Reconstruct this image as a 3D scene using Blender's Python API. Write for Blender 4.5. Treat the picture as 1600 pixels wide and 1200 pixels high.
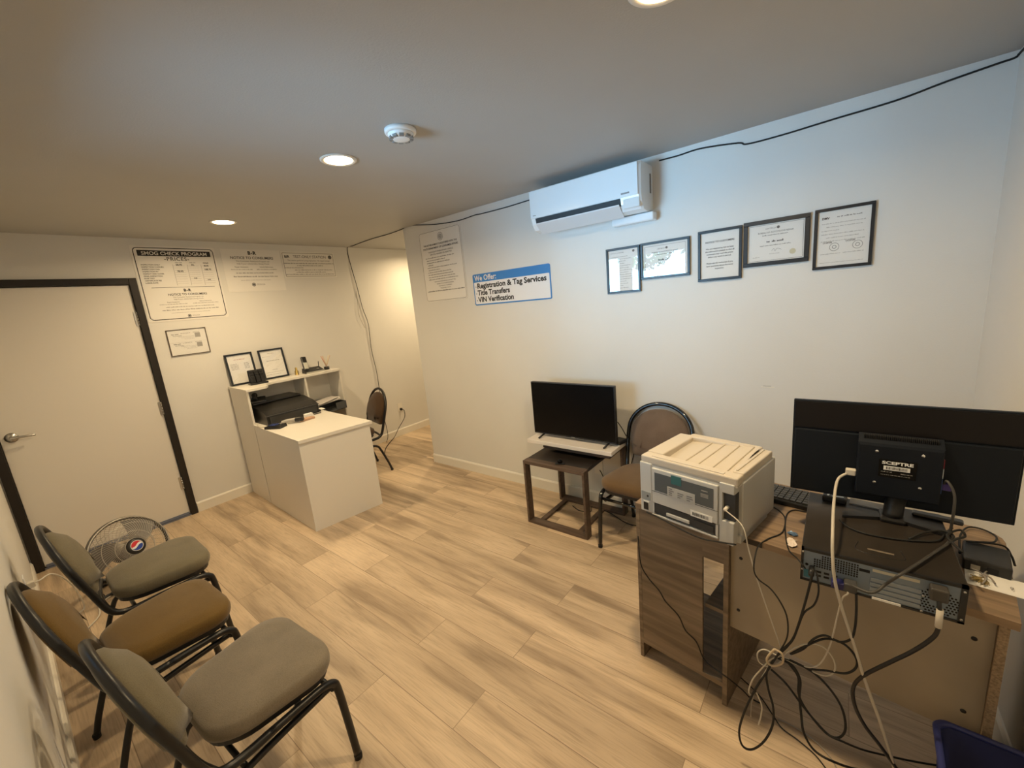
import bpy, bmesh, math, random
from mathutils import Matrix, Vector
random.seed(7)
for o in list(bpy.data.objects): bpy.data.objects.remove(o, do_unlink=True)
SC = bpy.context.scene
COL = SC.collection
PI = math.pi

# ------------------------------------------------------------------ camera
CAMR = ((0.786759, -0.051226, 0.615132), (0.610317, 0.213613, -0.762812), (-0.092324, 0.975574, 0.199326))
CAMC = (4.52251561, -2.71392317, 1.62961588)
FPX = 642.968
cam = bpy.data.objects.new('camera', bpy.data.cameras.new('camera'))
COL.objects.link(cam)
m = Matrix(CAMR).to_4x4(); m.translation = Vector(CAMC)
cam.matrix_world = m
cam.data.sensor_fit = 'HORIZONTAL'; cam.data.sensor_width = 36.0
cam.data.lens = FPX / 1600 * 36.0
cam.data.clip_start = 0.02
SC.camera = cam

# ------------------------------------------------------------------ view, world, large lights
SC.view_settings.view_transform = 'Standard'
SC.view_settings.look = 'None'
SC.view_settings.gamma = 1.0
SC.view_settings.use_curve_mapping = False
SC.view_settings.exposure = 0.0
H = 2.40          # ceiling height
LX = 5.03         # right wall
YL = -2.85        # left wall
AX = 1.165        # end of the long wall
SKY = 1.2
SKY_LOBE = 58.0
SKY_LOBE_DIR = (-.38, -.89, -.21)
LAMP = 18.3
HALL = 17.0
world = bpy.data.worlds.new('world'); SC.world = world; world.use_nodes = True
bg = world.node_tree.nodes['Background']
# open sky with an added bright lobe below the horizon, lighting the upper wall
wn = world.node_tree.nodes; wl = world.node_tree.links
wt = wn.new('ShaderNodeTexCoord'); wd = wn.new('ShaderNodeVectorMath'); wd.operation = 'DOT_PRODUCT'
wd.inputs[1].default_value = Vector(SKY_LOBE_DIR).normalized()
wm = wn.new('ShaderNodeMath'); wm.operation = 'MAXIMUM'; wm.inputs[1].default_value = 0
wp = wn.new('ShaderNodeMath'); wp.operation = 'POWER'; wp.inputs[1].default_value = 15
wa = wn.new('ShaderNodeMath'); wa.operation = 'MULTIPLY_ADD'; wa.inputs[1].default_value = SKY_LOBE; wa.inputs[2].default_value = SKY
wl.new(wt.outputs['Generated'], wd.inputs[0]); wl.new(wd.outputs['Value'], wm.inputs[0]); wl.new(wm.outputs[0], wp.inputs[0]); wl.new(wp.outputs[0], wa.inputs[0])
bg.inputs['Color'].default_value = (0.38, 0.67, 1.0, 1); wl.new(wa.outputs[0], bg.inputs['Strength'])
WINS = ((1.88, 2.14), (2.22, 3.02))   # window openings in the left wall
WZ0, WZ1 = 0.98, 2.10
sun = bpy.data.lights.new('sun', 'SUN'); sun.energy = 130; sun.angle = math.radians(1); sun.color = (.50, .76, 1.0)
so_ = bpy.data.objects.new('sun', sun); COL.objects.link(so_)      # high over the roof: lights the garden, not the room
so_.rotation_euler = Vector((.25, -.80, -.78)).to_track_quat('-Z', 'Y').to_euler()
for a, b in WINS:
    pl = bpy.data.lights.new('window_daylight', 'AREA'); pl.shape = 'RECTANGLE'; pl.size = b - a; pl.size_y = WZ1 - WZ0
    pl.cycles.is_portal = True
    po = bpy.data.objects.new('window_daylight', pl); COL.objects.link(po)
    po.location = ((a + b) / 2, YL - 0.14, (WZ0 + WZ1) / 2); po.rotation_euler = (PI / 2, 0, 0)

# ------------------------------------------------------------------ helpers
def at(px, py, ax, v):
    """where the camera ray through a pixel meets the plane axis=v"""
    d = Matrix(CAMR) @ Vector(((px - 800) / FPX, -(py - 600) / FPX, -1))
    t = (v - CAMC[ax]) / d[ax]
    return Vector(CAMC) + d * t

MATS = {}
def mat(name, col=(.8, .8, .8), rough=.5, metal=0.0, bump=0, bscale=200, var=0, vscale=6, emit=None, coat=0, spec=.5, var_col=None, stretch=(1, 1, 1)):
    if name in MATS: return MATS[name]
    m = bpy.data.materials.new(name); m.use_nodes = True
    nt = m.node_tree; N = nt.nodes; L = nt.links
    p = N['Principled BSDF']
    p.inputs['Base Color'].default_value = (*col, 1)
    p.inputs['Roughness'].default_value = rough
    p.inputs['Metallic'].default_value = metal
    p.inputs['Specular IOR Level'].default_value = spec
    p.inputs['Coat Weight'].default_value = coat
    tc = N.new('ShaderNodeTexCoord'); mp = N.new('ShaderNodeMapping')
    mp.inputs['Scale'].default_value = stretch
    L.new(tc.outputs['Object'], mp.inputs['Vector'])
    if var:
        n = N.new('ShaderNodeTexNoise'); n.inputs['Scale'].default_value = vscale; n.inputs['Detail'].default_value = 5
        L.new(mp.outputs[0], n.inputs['Vector'])
        mx = N.new('ShaderNodeMix'); mx.data_type = 'RGBA'
        c2 = var_col if var_col else tuple(c * (1 - var) for c in col)
        mx.inputs[6].default_value = (*col, 1); mx.inputs[7].default_value = (*c2, 1)
        rp = N.new('ShaderNodeMapRange'); rp.inputs[1].default_value = .35; rp.inputs[2].default_value = .7
        L.new(n.outputs['Fac'], rp.inputs[0]); L.new(rp.outputs[0], mx.inputs[0])
        L.new(mx.outputs[2], p.inputs['Base Color'])
    if bump:
        n = N.new('ShaderNodeTexNoise'); n.inputs['Scale'].default_value = bscale; n.inputs['Detail'].default_value = 3
        L.new(mp.outputs[0], n.inputs['Vector'])
        b = N.new('ShaderNodeBump'); b.inputs['Strength'].default_value = bump; b.inputs['Distance'].default_value = .002
        L.new(n.outputs['Fac'], b.inputs['Height']); L.new(b.outputs[0], p.inputs['Normal'])
    if emit:
        p.inputs['Emission Color'].default_value = (*emit[0], 1); p.inputs['Emission Strength'].default_value = emit[1]
    MATS[name] = m
    return m

def wood(name, c1, c2, axis=0, rough=.55, scale=1.0):
    if name in MATS: return MATS[name]
    m = bpy.data.materials.new(name); m.use_nodes = True
    nt = m.node_tree; N = nt.nodes; L = nt.links; p = N['Principled BSDF']
    p.inputs['Roughness'].default_value = rough
    tc = N.new('ShaderNodeTexCoord'); mp = N.new('ShaderNodeMapping')
    s = [38 * scale] * 3; s[axis] = 2.2 * scale
    mp.inputs['Scale'].default_value = s
    L.new(tc.outputs['Object'], mp.inputs['Vector'])
    n = N.new('ShaderNodeTexNoise'); n.inputs['Scale'].default_value = 1; n.inputs['Detail'].default_value = 8; n.inputs['Distortion'].default_value = .6
    L.new(mp.outputs[0], n.inputs['Vector'])
    cr = N.new('ShaderNodeValToRGB'); cr.color_ramp.elements[0].color = (*c2, 1); cr.color_ramp.elements[0].position = .32
    cr.color_ramp.elements[1].color = (*c1, 1); cr.color_ramp.elements[1].position = .64
    L.new(n.outputs['Fac'], cr.inputs[0]); L.new(cr.outputs[0], p.inputs['Base Color'])
    b = N.new('ShaderNodeBump'); b.inputs['Strength'].default_value = .15; b.inputs['Distance'].default_value = .001
    L.new(n.outputs['Fac'], b.inputs['Height']); L.new(b.outputs[0], p.inputs['Normal'])
    MATS[name] = m
    return m

def fabric(name, c1, c2, scale=420):
    if name in MATS: return MATS[name]
    m = bpy.data.materials.new(name); m.use_nodes = True
    nt = m.node_tree; N = nt.nodes; L = nt.links; p = N['Principled BSDF']
    p.inputs['Roughness'].default_value = .95; p.inputs['Specular IOR Level'].default_value = .15
    p.inputs['Sheen Weight'].default_value = .25
    tc = N.new('ShaderNodeTexCoord')
    v = N.new('ShaderNodeTexVoronoi'); v.inputs['Scale'].default_value = scale
    L.new(tc.outputs['Object'], v.inputs['Vector'])
    n = N.new('ShaderNodeTexNoise'); n.inputs['Scale'].default_value = 9; n.inputs['Detail'].default_value = 4
    L.new(tc.outputs['Object'], n.inputs['Vector'])
    mx = N.new('ShaderNodeMix'); mx.data_type = 'RGBA'; mx.inputs[6].default_value = (*c1, 1); mx.inputs[7].default_value = (*c2, 1)
    ad = N.new('ShaderNodeMath'); ad.operation = 'MULTIPLY_ADD'; ad.inputs[1].default_value = .7; 
    L.new(v.outputs['Distance'], ad.inputs[0]); L.new(n.outputs['Fac'], ad.inputs[2])
    sb = N.new('ShaderNodeMapRange'); sb.inputs[1].default_value = .4; sb.inputs[2].default_value = 1.2
    L.new(ad.outputs[0], sb.inputs[0]); L.new(sb.outputs[0], mx.inputs[0]); L.new(mx.outputs[2], p.inputs['Base Color'])
    b = N.new('ShaderNodeBump'); b.inputs['Strength'].default_value = .35; b.inputs['Distance'].default_value = .0012
    L.new(v.outputs['Distance'], b.inputs['Height']); L.new(b.outputs[0], p.inputs['Normal'])
    MATS[name] = m
    return m

def glassy(name, tint=(1, 1, 1), refl=.04, rough=0.0):
    """a thin clear pane: what passes through plus a fresnel reflection"""
    if name in MATS: return MATS[name]
    m = bpy.data.materials.new(name); m.use_nodes = True
    nt = m.node_tree; N = nt.nodes; L = nt.links
    N.remove(N['Principled BSDF'])
    t = N.new('ShaderNodeBsdfTransparent'); t.inputs[0].default_value = (*tint, 1)
    g = N.new('ShaderNodeBsdfGlossy'); g.inputs['Roughness'].default_value = rough
    lw = N.new('ShaderNodeLayerWeight'); pw = N.new('ShaderNodeMath'); pw.operation = 'POWER'; pw.inputs[1].default_value = 5
    f = N.new('ShaderNodeMath'); f.operation = 'MULTIPLY_ADD'; f.inputs[1].default_value = 1 - refl; f.inputs[2].default_value = refl
    L.new(lw.outputs['Facing'], pw.inputs[0]); L.new(pw.outputs[0], f.inputs[0])
    x = N.new('ShaderNodeMixShader')
    L.new(f.outputs[0], x.inputs[0]); L.new(t.outputs[0], x.inputs[1]); L.new(g.outputs[0], x.inputs[2])
    L.new(x.outputs[0], N['Material Output'].inputs[0])
    MATS[name] = m
    return m

class MB:
    """collects shapes and links them as ONE mesh object"""
    def __init__(s): s.bm = bmesh.new(); s.mats = []
    def mi(s, m):
        if m not in s.mats: s.mats.append(m)
        return s.mats.index(m)
    def _fin(s, vs, fs, m, M, smooth):
        if M is not None:
            for v in vs: v.co = M @ v.co
        i = s.mi(m)
        for f in fs: f.material_index = i; f.smooth = smooth
    def box(s, a, b, m, M=None, bev=0, seg=2):
        a = Vector(a); b = Vector(b)
        co = [(x, y, z) for x in (a.x, b.x) for y in (a.y, b.y) for z in (a.z, b.z)]
        t = bmesh.new(); vs = [t.verts.new(c) for c in co]
        for q in ((0, 1, 3, 2), (4, 6, 7, 5), (0, 4, 5, 1), (2, 3, 7, 6), (0, 2, 6, 4), (1, 5, 7, 3)): t.faces.new([vs[k] for k in q])
        bmesh.ops.recalc_face_normals(t, faces=t.faces)
        if bev: bmesh.ops.bevel(t, geom=list(t.edges), offset=bev, segments=seg, affect='EDGES', profile=.5)
        s.merge(t, m, M, False); return s
    def merge(s, t, m, M=None, smooth=False):
        mp = {}
        i = s.mi(m)
        for v in t.verts: mp[v] = s.bm.verts.new(M @ v.co if M is not None else v.co)
        for f in t.faces:
            try: g = s.bm.faces.new([mp[v] for v in f.verts])
            except ValueError: continue
            g.material_index = i; g.smooth = smooth
        t.free()
    def loft(s, rings, m, M=None, smooth=True, caps=True, closed=True):
        t = bmesh.new(); R = [[t.verts.new(p) for p in r] for r in rings]; n = len(R[0])
        for a, b in zip(R[:-1], R[1:]):
            for k in range(n if closed else n - 1): t.faces.new((a[k], a[(k + 1) % n], b[(k + 1) % n], b[k]))
        if caps:
            t.faces.new(list(reversed(R[0]))); t.faces.new(R[-1])
        bmesh.ops.recalc_face_normals(t, faces=t.faces)
        s.merge(t, m, M, smooth); return s
    def prism(s, poly, z0, z1, m, M=None):
        return s.loft([[(x, y, z0) for x, y in poly], [(x, y, z1) for x, y in poly]], m, M, smooth=False)
    def lathe(s, prof, m, M=None, n=32, smooth=True):
        return s.loft([[(r * math.cos(2 * PI * k / n), r * math.sin(2 * PI * k / n), z) for k in range(n)] for r, z in prof], m, M, smooth)
    def cyl(s, c, r, h, m, M=None, n=24, axis='z', smooth=True):
        T = Matrix.Translation(c)
        if axis == 'x': T = T @ Matrix.Rotation(PI / 2, 4, 'Y')
        if axis == 'y': T = T @ Matrix.Rotation(-PI / 2, 4, 'X')
        if M is not None: T = M @ T
        return s.lathe([(r, 0), (r, h)], m, T, n, smooth)
    def tube(s, pts, r, m, M=None, n=8, sub=6, closed=False, smooth_path=True, flat=None):
        pts = [Vector(p) for p in pts]
        if smooth_path and len(pts) > 2:
            out = []; P = pts; k = len(P)
            for i in range(k if closed else k - 1):
                p0 = P[(i - 1) % k] if closed or i > 0 else P[0] * 2 - P[1]
                p1, p2 = P[i], P[(i + 1) % k]
                p3 = P[(i + 2) % k] if closed or i + 2 < k else P[-1] * 2 - P[-2]
                for j in range(sub):
                    u = j / sub
                    out.append(.5 * ((2 * p1) + (-p0 + p2) * u + (2 * p0 - 5 * p1 + 4 * p2 - p3) * u * u + (-p0 + 3 * p1 - 3 * p2 + p3) * u ** 3))
            if not closed: out.append(P[-1])
            pts = out
        rings = []; K = len(pts); nrm = None
        for i, p in enumerate(pts):
            if closed: d = pts[(i + 1) % K] - pts[(i - 1) % K]
            else: d = pts[min(i + 1, K - 1)] - pts[max(i - 1, 0)]
            if d.length < 1e-9: d = Vector((0, 0, 1))
            d.normalize()
            if nrm is None: nrm = d.orthogonal().normalized()
            nrm = (nrm - d * nrm.dot(d))
            nrm = nrm.normalized() if nrm.length > 1e-6 else d.orthogonal().normalized()
            b = d.cross(nrm)
            rr = r(i / max(K - 1, 1)) if callable(r) else r
            rings.append([p + nrm * rr * math.cos(2 * PI * j / n) + b * rr * math.sin(2 * PI * j / n) for j in range(n)])
        if closed: rings.append(rings[0])
        s.loft(rings, m, M, True, caps=not closed)
        if closed: bmesh.ops.remove_doubles(s.bm, verts=s.bm.verts, dist=1e-7)
        return s
    def grid(s, fn, nu, nv, m, M=None, smooth=True):
        t = bmesh.new(); V = [[t.verts.new(fn(i / nu, j / nv)) for j in range(nv + 1)] for i in range(nu + 1)]
        for i in range(nu):
            for j in range(nv): t.faces.new((V[i][j], V[i + 1][j], V[i + 1][j + 1], V[i][j + 1]))
        s.merge(t, m, M, smooth); return s
    def text(s, body, size, M, m, align='CENTER', bold=0, sx=1, space=1):
        cu = bpy.data.curves.new('t', 'FONT'); cu.body = body; cu.size = size; cu.align_x = align; cu.offset = bold; cu.space_character = space
        cu.resolution_u = 3; cu.extrude = 0
        ob = bpy.data.objects.new('t', cu); COL.objects.link(ob)
        me = bpy.data.meshes.new_from_object(ob)
        t = bmesh.new(); t.from_mesh(me)
        for v in t.verts: v.co.x *= sx
        s.merge(t, m, M, False)
        bpy.data.objects.remove(ob, do_unlink=True); bpy.data.curves.remove(cu); bpy.data.meshes.remove(me)
        return s
    def build(s, name, parent=None, origin=None, world=False, kind=None):
        """world=True: shapes were given in world coordinates"""
        o = bpy.data.objects.new(name, bpy.data.meshes.new(name))
        if world:
            if parent is not None: I = mw(parent).inverted()
            else: I = Matrix.Translation(-Vector(origin or (0, 0, 0)))
            for v in s.bm.verts: v.co = I @ v.co
        s.bm.normal_update(); s.bm.to_mesh(o.data); s.bm.free()
        for m in s.mats: o.data.materials.append(m)
        COL.objects.link(o)
        if parent is not None: o.parent = parent
        elif origin is not None: o.location = origin
        if kind: o['kind'] = kind
        return o
def mw(o):
    M = Matrix.LocRotScale(o.location, o.rotation_euler, o.scale)
    return mw(o.parent) @ M if o.parent else M
def tag(o, label, cat, group=None):
    o['label'] = label; o['category'] = cat
    if group: o['group'] = group
    return o
def thing(name, label, cat, loc=(0, 0, 0), rz=0, group=None):
    o = bpy.data.objects.new(name, None); o.empty_display_size = .1; COL.objects.link(o)
    o.location = loc; o.rotation_euler = (0, 0, rz)
    return tag(o, label, cat, group)
def struct(name, mb, origin=(0, 0, 0), parent=None):
    return mb.build(name, parent, None if parent else origin, True, kind='structure')
def rrect(w, d, r, n=6, cx=0, cy=0):
    """rounded rectangle outline"""
    out = []
    for qx, qy, a0 in ((1, 1, 0), (-1, 1, PI / 2), (-1, -1, PI), (1, -1, 3 * PI / 2)):
        for k in range(n + 1):
            a = a0 + PI / 2 * k / n
            out.append((cx + qx * (w / 2 - r) + r * math.cos(a), cy + qy * (d / 2 - r) + r * math.sin(a)))
    return out
def cushion(mb, outline, z0, z1, m, M=None, edge=.02, dome=.01):
    """a padded slab: outline is a function inset -> points"""
    prof = [(edge, z0), (edge * .3, z0 + (z1 - z0) * .12), (0, z0 + (z1 - z0) * .38), (0, z0 + (z1 - z0) * .6), (edge * .3, z1 - (z1 - z0) * .14), (edge, z1 - .003), (edge * 2.2, z1 + dome * .45), (edge * 4, z1 + dome)]
    mb.loft([[(x, y, z) for x, y in outline(i)] for i, z in prof], m, M)

def R4(ang, ax): return Matrix.Rotation(ang, 4, ax)
T4 = Matrix.Translation
# ------------------------------------------------------------------ materials
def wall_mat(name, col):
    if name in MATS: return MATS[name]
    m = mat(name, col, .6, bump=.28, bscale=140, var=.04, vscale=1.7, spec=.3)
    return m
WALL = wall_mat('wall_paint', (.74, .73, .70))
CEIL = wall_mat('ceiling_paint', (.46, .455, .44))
TRIM = mat('trim_white', (.80, .77, .70), .4)
DOORP = mat('door_paint', (.74, .71, .66), .45, bump=.05, bscale=60)
BRONZE = mat('dark_bronze', (.022, .018, .016), .4, .3)
STEEL = mat('brushed_steel', (.55, .54, .52), .3, 1)
CHROME = mat('chrome', (.8, .8, .8), .15, 1)
BLACK = mat('black_plastic', (.012, .012, .013), .4)
BLACKM = mat('black_metal_tube', (.012, .012, .013), .36, .1)
RUBBER = mat('black_rubber', (.01, .01, .01), .7)
GLOSS = mat('glossy_black', (.003, .003, .0035), .2, spec=.18)
WPL = mat('white_plastic', (.82, .83, .83), .35)
PAPER = mat('paper_white', (.84, .83, .80), .8)
INK = mat('ink_black', (.015, .014, .014), .6)
INKG = mat('ink_grey', (.16, .15, .145), .7)
INKL = mat('ink_light_grey', (.36, .35, .33), .7)
SIGNW = mat('sign_white', (.80, .78, .74), .38, spec=.4)
BLUE = mat('sign_blue', (.035, .22, .58), .4)
LAMIN = mat('white_laminate', (.80, .765, .69), .32)
CORDW = mat('cord_white', (.62, .58, .50), .5)
CORDV = mat('cord_ivory', (.52, .48, .41), .5)
CORDG = mat('cord_grey', (.30, .27, .24), .5)

# floor: long vinyl planks along x
def floor_mat():
    m = bpy.data.materials.new('vinyl_planks'); m.use_nodes = True
    nt = m.node_tree; N = nt.nodes; L = nt.links; p = N['Principled BSDF']
    p.inputs['Roughness'].default_value = .42; p.inputs['Specular IOR Level'].default_value = .4
    tc = N.new('ShaderNodeTexCoord'); mp = N.new('ShaderNodeMapping')
    mp.inputs['Location'].default_value = (0.25, 1.715 + .195 * 10, 0)
    L.new(tc.outputs['Object'], mp.inputs['Vector'])
    br = N.new('ShaderNodeTexBrick'); br.inputs['Scale'].default_value = 1
    br.offset = .37; br.offset_frequency = 2; br.squash = 1
    br.inputs['Brick Width'].default_value = 1.22; br.inputs['Row Height'].default_value = .195
    br.inputs['Mortar Size'].default_value = .0016; br.inputs['Mortar Smooth'].default_value = .2; br.inputs['Bias'].default_value = 0
    br.inputs['Color1'].default_value = (0, 0, 0, 1); br.inputs['Color2'].default_value = (1, 1, 1, 1); br.inputs['Mortar'].default_value = (.5, .5, .5, 1)
    L.new(mp.outputs[0], br.inputs['Vector'])
    # per plank shift of the grain
    sh = N.new('ShaderNodeVectorMath'); sh.operation = 'MULTIPLY_ADD'
    sh.inputs[1].default_value = (7.3, 13.1, 3.7)
    L.new(br.outputs['Color'], sh.inputs[0]); L.new(mp.outputs[0], sh.inputs[2])
    sc = N.new('ShaderNodeMapping'); sc.inputs['Scale'].default_value = (1.1, 9, 1); L.new(sh.outputs[0], sc.inputs['Vector'])
    n1 = N.new('ShaderNodeTexNoise'); n1.inputs['Scale'].default_value = 1.0; n1.inputs['Detail'].default_value = 2; n1.inputs['Distortion'].default_value = .5
    L.new(sc.outputs[0], n1.inputs['Vector'])
    sc2 = N.new('ShaderNodeMapping'); sc2.inputs['Scale'].default_value = (5, 90, 1); L.new(sh.outputs[0], sc2.inputs['Vector'])
    n2 = N.new('ShaderNodeTexNoise'); n2.inputs['Scale'].default_value = 1; n2.inputs['Detail'].default_value = 7; n2.inputs['Distortion'].default_value = 1.5
    L.new(sc2.outputs[0], n2.inputs['Vector'])
    cr = N.new('ShaderNodeValToRGB')
    e = cr.color_ramp.elements; e[0].position = .30; e[0].color = (.35, .262, .178, 1); e[1].position = .72; e[1].color = (.70, .55, .385, 1)
    k = e.new(.5); k.color = (.585, .45, .31, 1)
    L.new(n1.outputs['Fac'], cr.inputs[0])
    mg = N.new('ShaderNodeMix'); mg.data_type = 'RGBA'; mg.blend_type = 'MULTIPLY'; mg.inputs[0].default_value = .55
    rg = N.new('ShaderNodeValToRGB'); rg.color_ramp.elements[0].position = .3; rg.color_ramp.elements[0].color = (.62, .6, .58, 1); rg.color_ramp.elements[1].position = .55; rg.color_ramp.elements[1].color = (1, 1, 1, 1)
    L.new(n2.outputs['Fac'], rg.inputs[0]); L.new(cr.outputs[0], mg.inputs[6]); L.new(rg.outputs[0], mg.inputs[7])
    pv = N.new('ShaderNodeMapRange'); pv.inputs[3].default_value = .86; pv.inputs[4].default_value = 1.1
    L.new(br.outputs['Color'], pv.inputs[0])
    m3 = N.new('ShaderNodeMix'); m3.data_type = 'RGBA'; m3.blend_type = 'MULTIPLY'; m3.inputs[0].default_value = 1
    L.new(mg.outputs[2], m3.inputs[6]); L.new(pv.outputs[0], m3.inputs[7])
    m4 = N.new('ShaderNodeMix'); m4.data_type = 'RGBA'; m4.inputs[7].default_value = (.15, .10, .065, 1)
    fm = N.new('ShaderNodeMath'); fm.operation = 'MULTIPLY'; fm.inputs[1].default_value = .6
    L.new(br.outputs['Fac'], fm.inputs[0]); L.new(fm.outputs[0], m4.inputs[0]); L.new(m3.outputs[2], m4.inputs[6])
    L.new(m4.outputs[2], p.inputs['Base Color'])
    b = N.new('ShaderNodeBump'); b.inputs['Strength'].default_value = .12; b.inputs['Distance'].default_value = .001
    L.new(n2.outputs['Fac'], b.inputs['Height']); L.new(b.outputs[0], p.inputs['Normal'])
    return m
FLOOR = floor_mat()

# ------------------------------------------------------------------ the room
HY = 2.6
struct('floor', MB().box((-.15, YL - .15, -.1), (LX + .15, HY + .1, 0), FLOOR))
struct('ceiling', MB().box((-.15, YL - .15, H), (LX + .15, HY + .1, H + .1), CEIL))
struct('wall_back', MB().box((AX, 0, 0), (LX + .12, .14, H), WALL).box((AX, .14, 0), (AX + .12, HY, H), WALL))
struct('wall_right', MB().box((LX, YL - .15, 0), (LX + .12, 0, H), WALL))
DY0, DY1, DZ = -2.792, -1.895, 2.035      # door opening
w = MB(); w.box((-.12, DY1, 0), (0, HY, H), WALL); w.box((-.12, YL - .15, 0), (0, DY0, H), WALL); w.box((-.12, DY0, DZ), (0, DY1, H), WALL)
w.box((-.15, DY0 - .1, 0), (-.12, DY1 + .1, DZ + .1), WALL)  # added slab behind the door, stops outside light leaking round the leaf
struct('wall_door', w)
struct('wall_hall', MB().box((-.12, HY, 0), (AX + .12, HY + .1, H), WALL))
w = MB(); xs = [-.12] + [c for ab in WINS for c in ab] + [LX + .12]
for i in range(0, len(xs), 2): w.box((xs[i], YL - .15, 0), (xs[i + 1], YL, H), WALL)
for a, b in WINS: w.box((a, YL - .15, 0), (b, YL, WZ0), WALL); w.box((a, YL - .15, WZ1), (b, YL, H), WALL)
struct('wall_left', w)
PANE = glassy('window_glass', (.93, .97, .96))
VINYL = mat('window_vinyl', (.82, .82, .80), .35)
for i, (a, b) in enumerate(WINS):
    f = MB(); y0, y1 = YL - .12, YL - .07
    for q in ((a, WZ0, b, WZ0 + .045), (a, WZ1 - .045, b, WZ1), (a, WZ0, a + .045, WZ1), (b - .045, WZ0, b, WZ1)):
        f.box((q[0], y0, q[1]), (q[2], y1, q[3]), VINYL, bev=.004)
    wo = struct('window_%d' % (i + 1), f, ((a + b) / 2, YL - .1, WZ0))
    g = MB().box((a + .04, YL - .098, WZ0 + .04), (b - .04, YL - .094, WZ1 - .04), PANE).build('window_pane', wo, world=True)
    MB().box((a + .001, YL - .068, WZ0), (b - .001, YL - .001, WZ0 + .012), TRIM).build('window_sill', wo, world=True)
# baseboards
def base(name, a, b, n):
    a = Vector(a); b = Vector(b); n = Vector(n); h = .092; t = .013
    p = MB(); pts = [Vector((0, 0)), Vector((t, 0)), Vector((t, h - .012)), Vector((t - .007, h)), Vector((0, h))]
    p.loft([[a + n * q.x + Vector((0, 0, q.y)) for q in pts], [b + n * q.x + Vector((0, 0, q.y)) for q in pts]], TRIM, smooth=False)
    return struct(name, p, tuple(a))
base('baseboard_back', (AX, 0, 0), (LX, 0, 0), (0, -1, 0))
base('baseboard_back_end', (AX, 0, 0), (AX, HY, 0), (-1, 0, 0))
base('baseboard_door_side', (0, DY1 + .055, 0), (0, HY, 0), (1, 0, 0))
base('baseboard_left', (0.0, YL, 0), (LX, YL, 0), (0, 1, 0))
base('baseboard_right', (LX, YL, 0), (LX, 0, 0), (-1, 0, 0))

# door
d = MB(); fw = .05
for q in ((DY1, 0, DY1 + fw, DZ + fw), (DY0 - fw, 0, DY0, DZ + fw), (DY0, DZ, DY1, DZ + fw)):
    d.box((-.11, q[0], q[1]), (.022, q[2], q[3]), BRONZE, bev=.003)
door = struct('door_1', d, (0, (DY0 + DY1) / 2, 0))
MB().box((-.045, DY0 + .003, .018), (-.002, DY1 - .003, DZ - .003), DOORP, bev=.002).build('door_leaf', door, world=True)
for z in (1.762, 1.0, .31):
    h = MB(); h.box((-.004, DY1 - .022, z - .057), (.004, DY1 - .002, z + .057), STEEL); 
    for k in range(5): h.cyl((.008, DY1 - .002, z - .055 + k * .0225), .0075, .020, STEEL, n=12)
    h.build('hinge', door, world=True)
h = MB(); hy, hz = -2.735, 1.01
h.cyl((-.002, hy, hz), .034, .01, STEEL, axis='x'); h.cyl((.006, hy, hz), .012, .042, STEEL, axis='x')
h.tube([(.046, hy - .008, hz), (.05, hy + .03, hz), (.05, hy + .075, hz - .002), (.046, hy + .108, hz - .006)], lambda t: .010 - .003 * t, STEEL)
h.build('door_handle', door, world=True)
MB().box((-.10, DY0, 0), (.012, DY1, .012), mat('threshold_metal', (.22, .26, .38), .35, .8)).build('threshold', door, world=True)
MB().box((.0, DY0 + .01, .014), (.007, DY1 - .01, .034), mat('door_sweep', (.18, .22, .34), .4, .5)).build('door_sweep', door, world=True)

# ------------------------------------------------------------------ ceiling fittings
WARM = (1.0, .75, .43)
def downlight(x, y, label, power, vis=True, cat='ceiling light', rad=.062):
    t = thing('recessed_light', label, cat, (x, y, H), group='recessed ceiling lights')
    MB().lathe([(.088, 0), (.088, -.004), (.082, -.008), (.07, -.006), (.064, .0)], TRIM).build('trim_ring', t)
    MB().lathe([(.066, -.0035), (.066, -.0055)], mat('lamp_lens', (1, .9, .75), .5, emit=((1.0, .72, .42), 22))).build('lens', t)
    l = bpy.data.lights.new('lamp', 'AREA'); l.shape = 'DISK'; l.size = rad * 2; l.energy = power; l.color = WARM; l.spread = math.radians(165)
    o = bpy.data.objects.new('lamp', l); COL.objects.link(o); o.parent = t; o.location = (0, 0, -.014)
    return t
downlight(.867, -1.425, 'round recessed ceiling light nearest the white door and the wall signs', LAMP)
downlight(2.502, -1.425, 'round recessed ceiling light in the middle of the ceiling, beside the smoke detector', LAMP)
downlight(4.115, -1.435, 'round recessed ceiling light cut off by the top of the photo, above the printer', LAMP)
downlight(.58, .95, 'round recessed ceiling light round the corner in the hallway', HALL)
sd = thing('smoke_detector', 'round white smoke detector on the ceiling beside the middle ceiling light', 'smoke detector', (2.976, -1.404, H))
MB().lathe([(.068, 0), (.068, -.012), (.066, -.016), (.06, -.018)], WPL).build('base', sd)
b = MB(); b.lathe([(.056, -.018), (.056, -.022), (.05, -.034), (.036, -.040), (.02, -.042)], WPL)
b.build('cover', sd)
b = MB()
for k in range(10):
    a = 2 * PI * k / 10
    b.box((.034, -.010, -.040), (.052, .010, -.0305), mat('vent_grey', (.25, .25, .24), .6), M=R4(a, 'Z'))
b.build('vent', sd)

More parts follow.
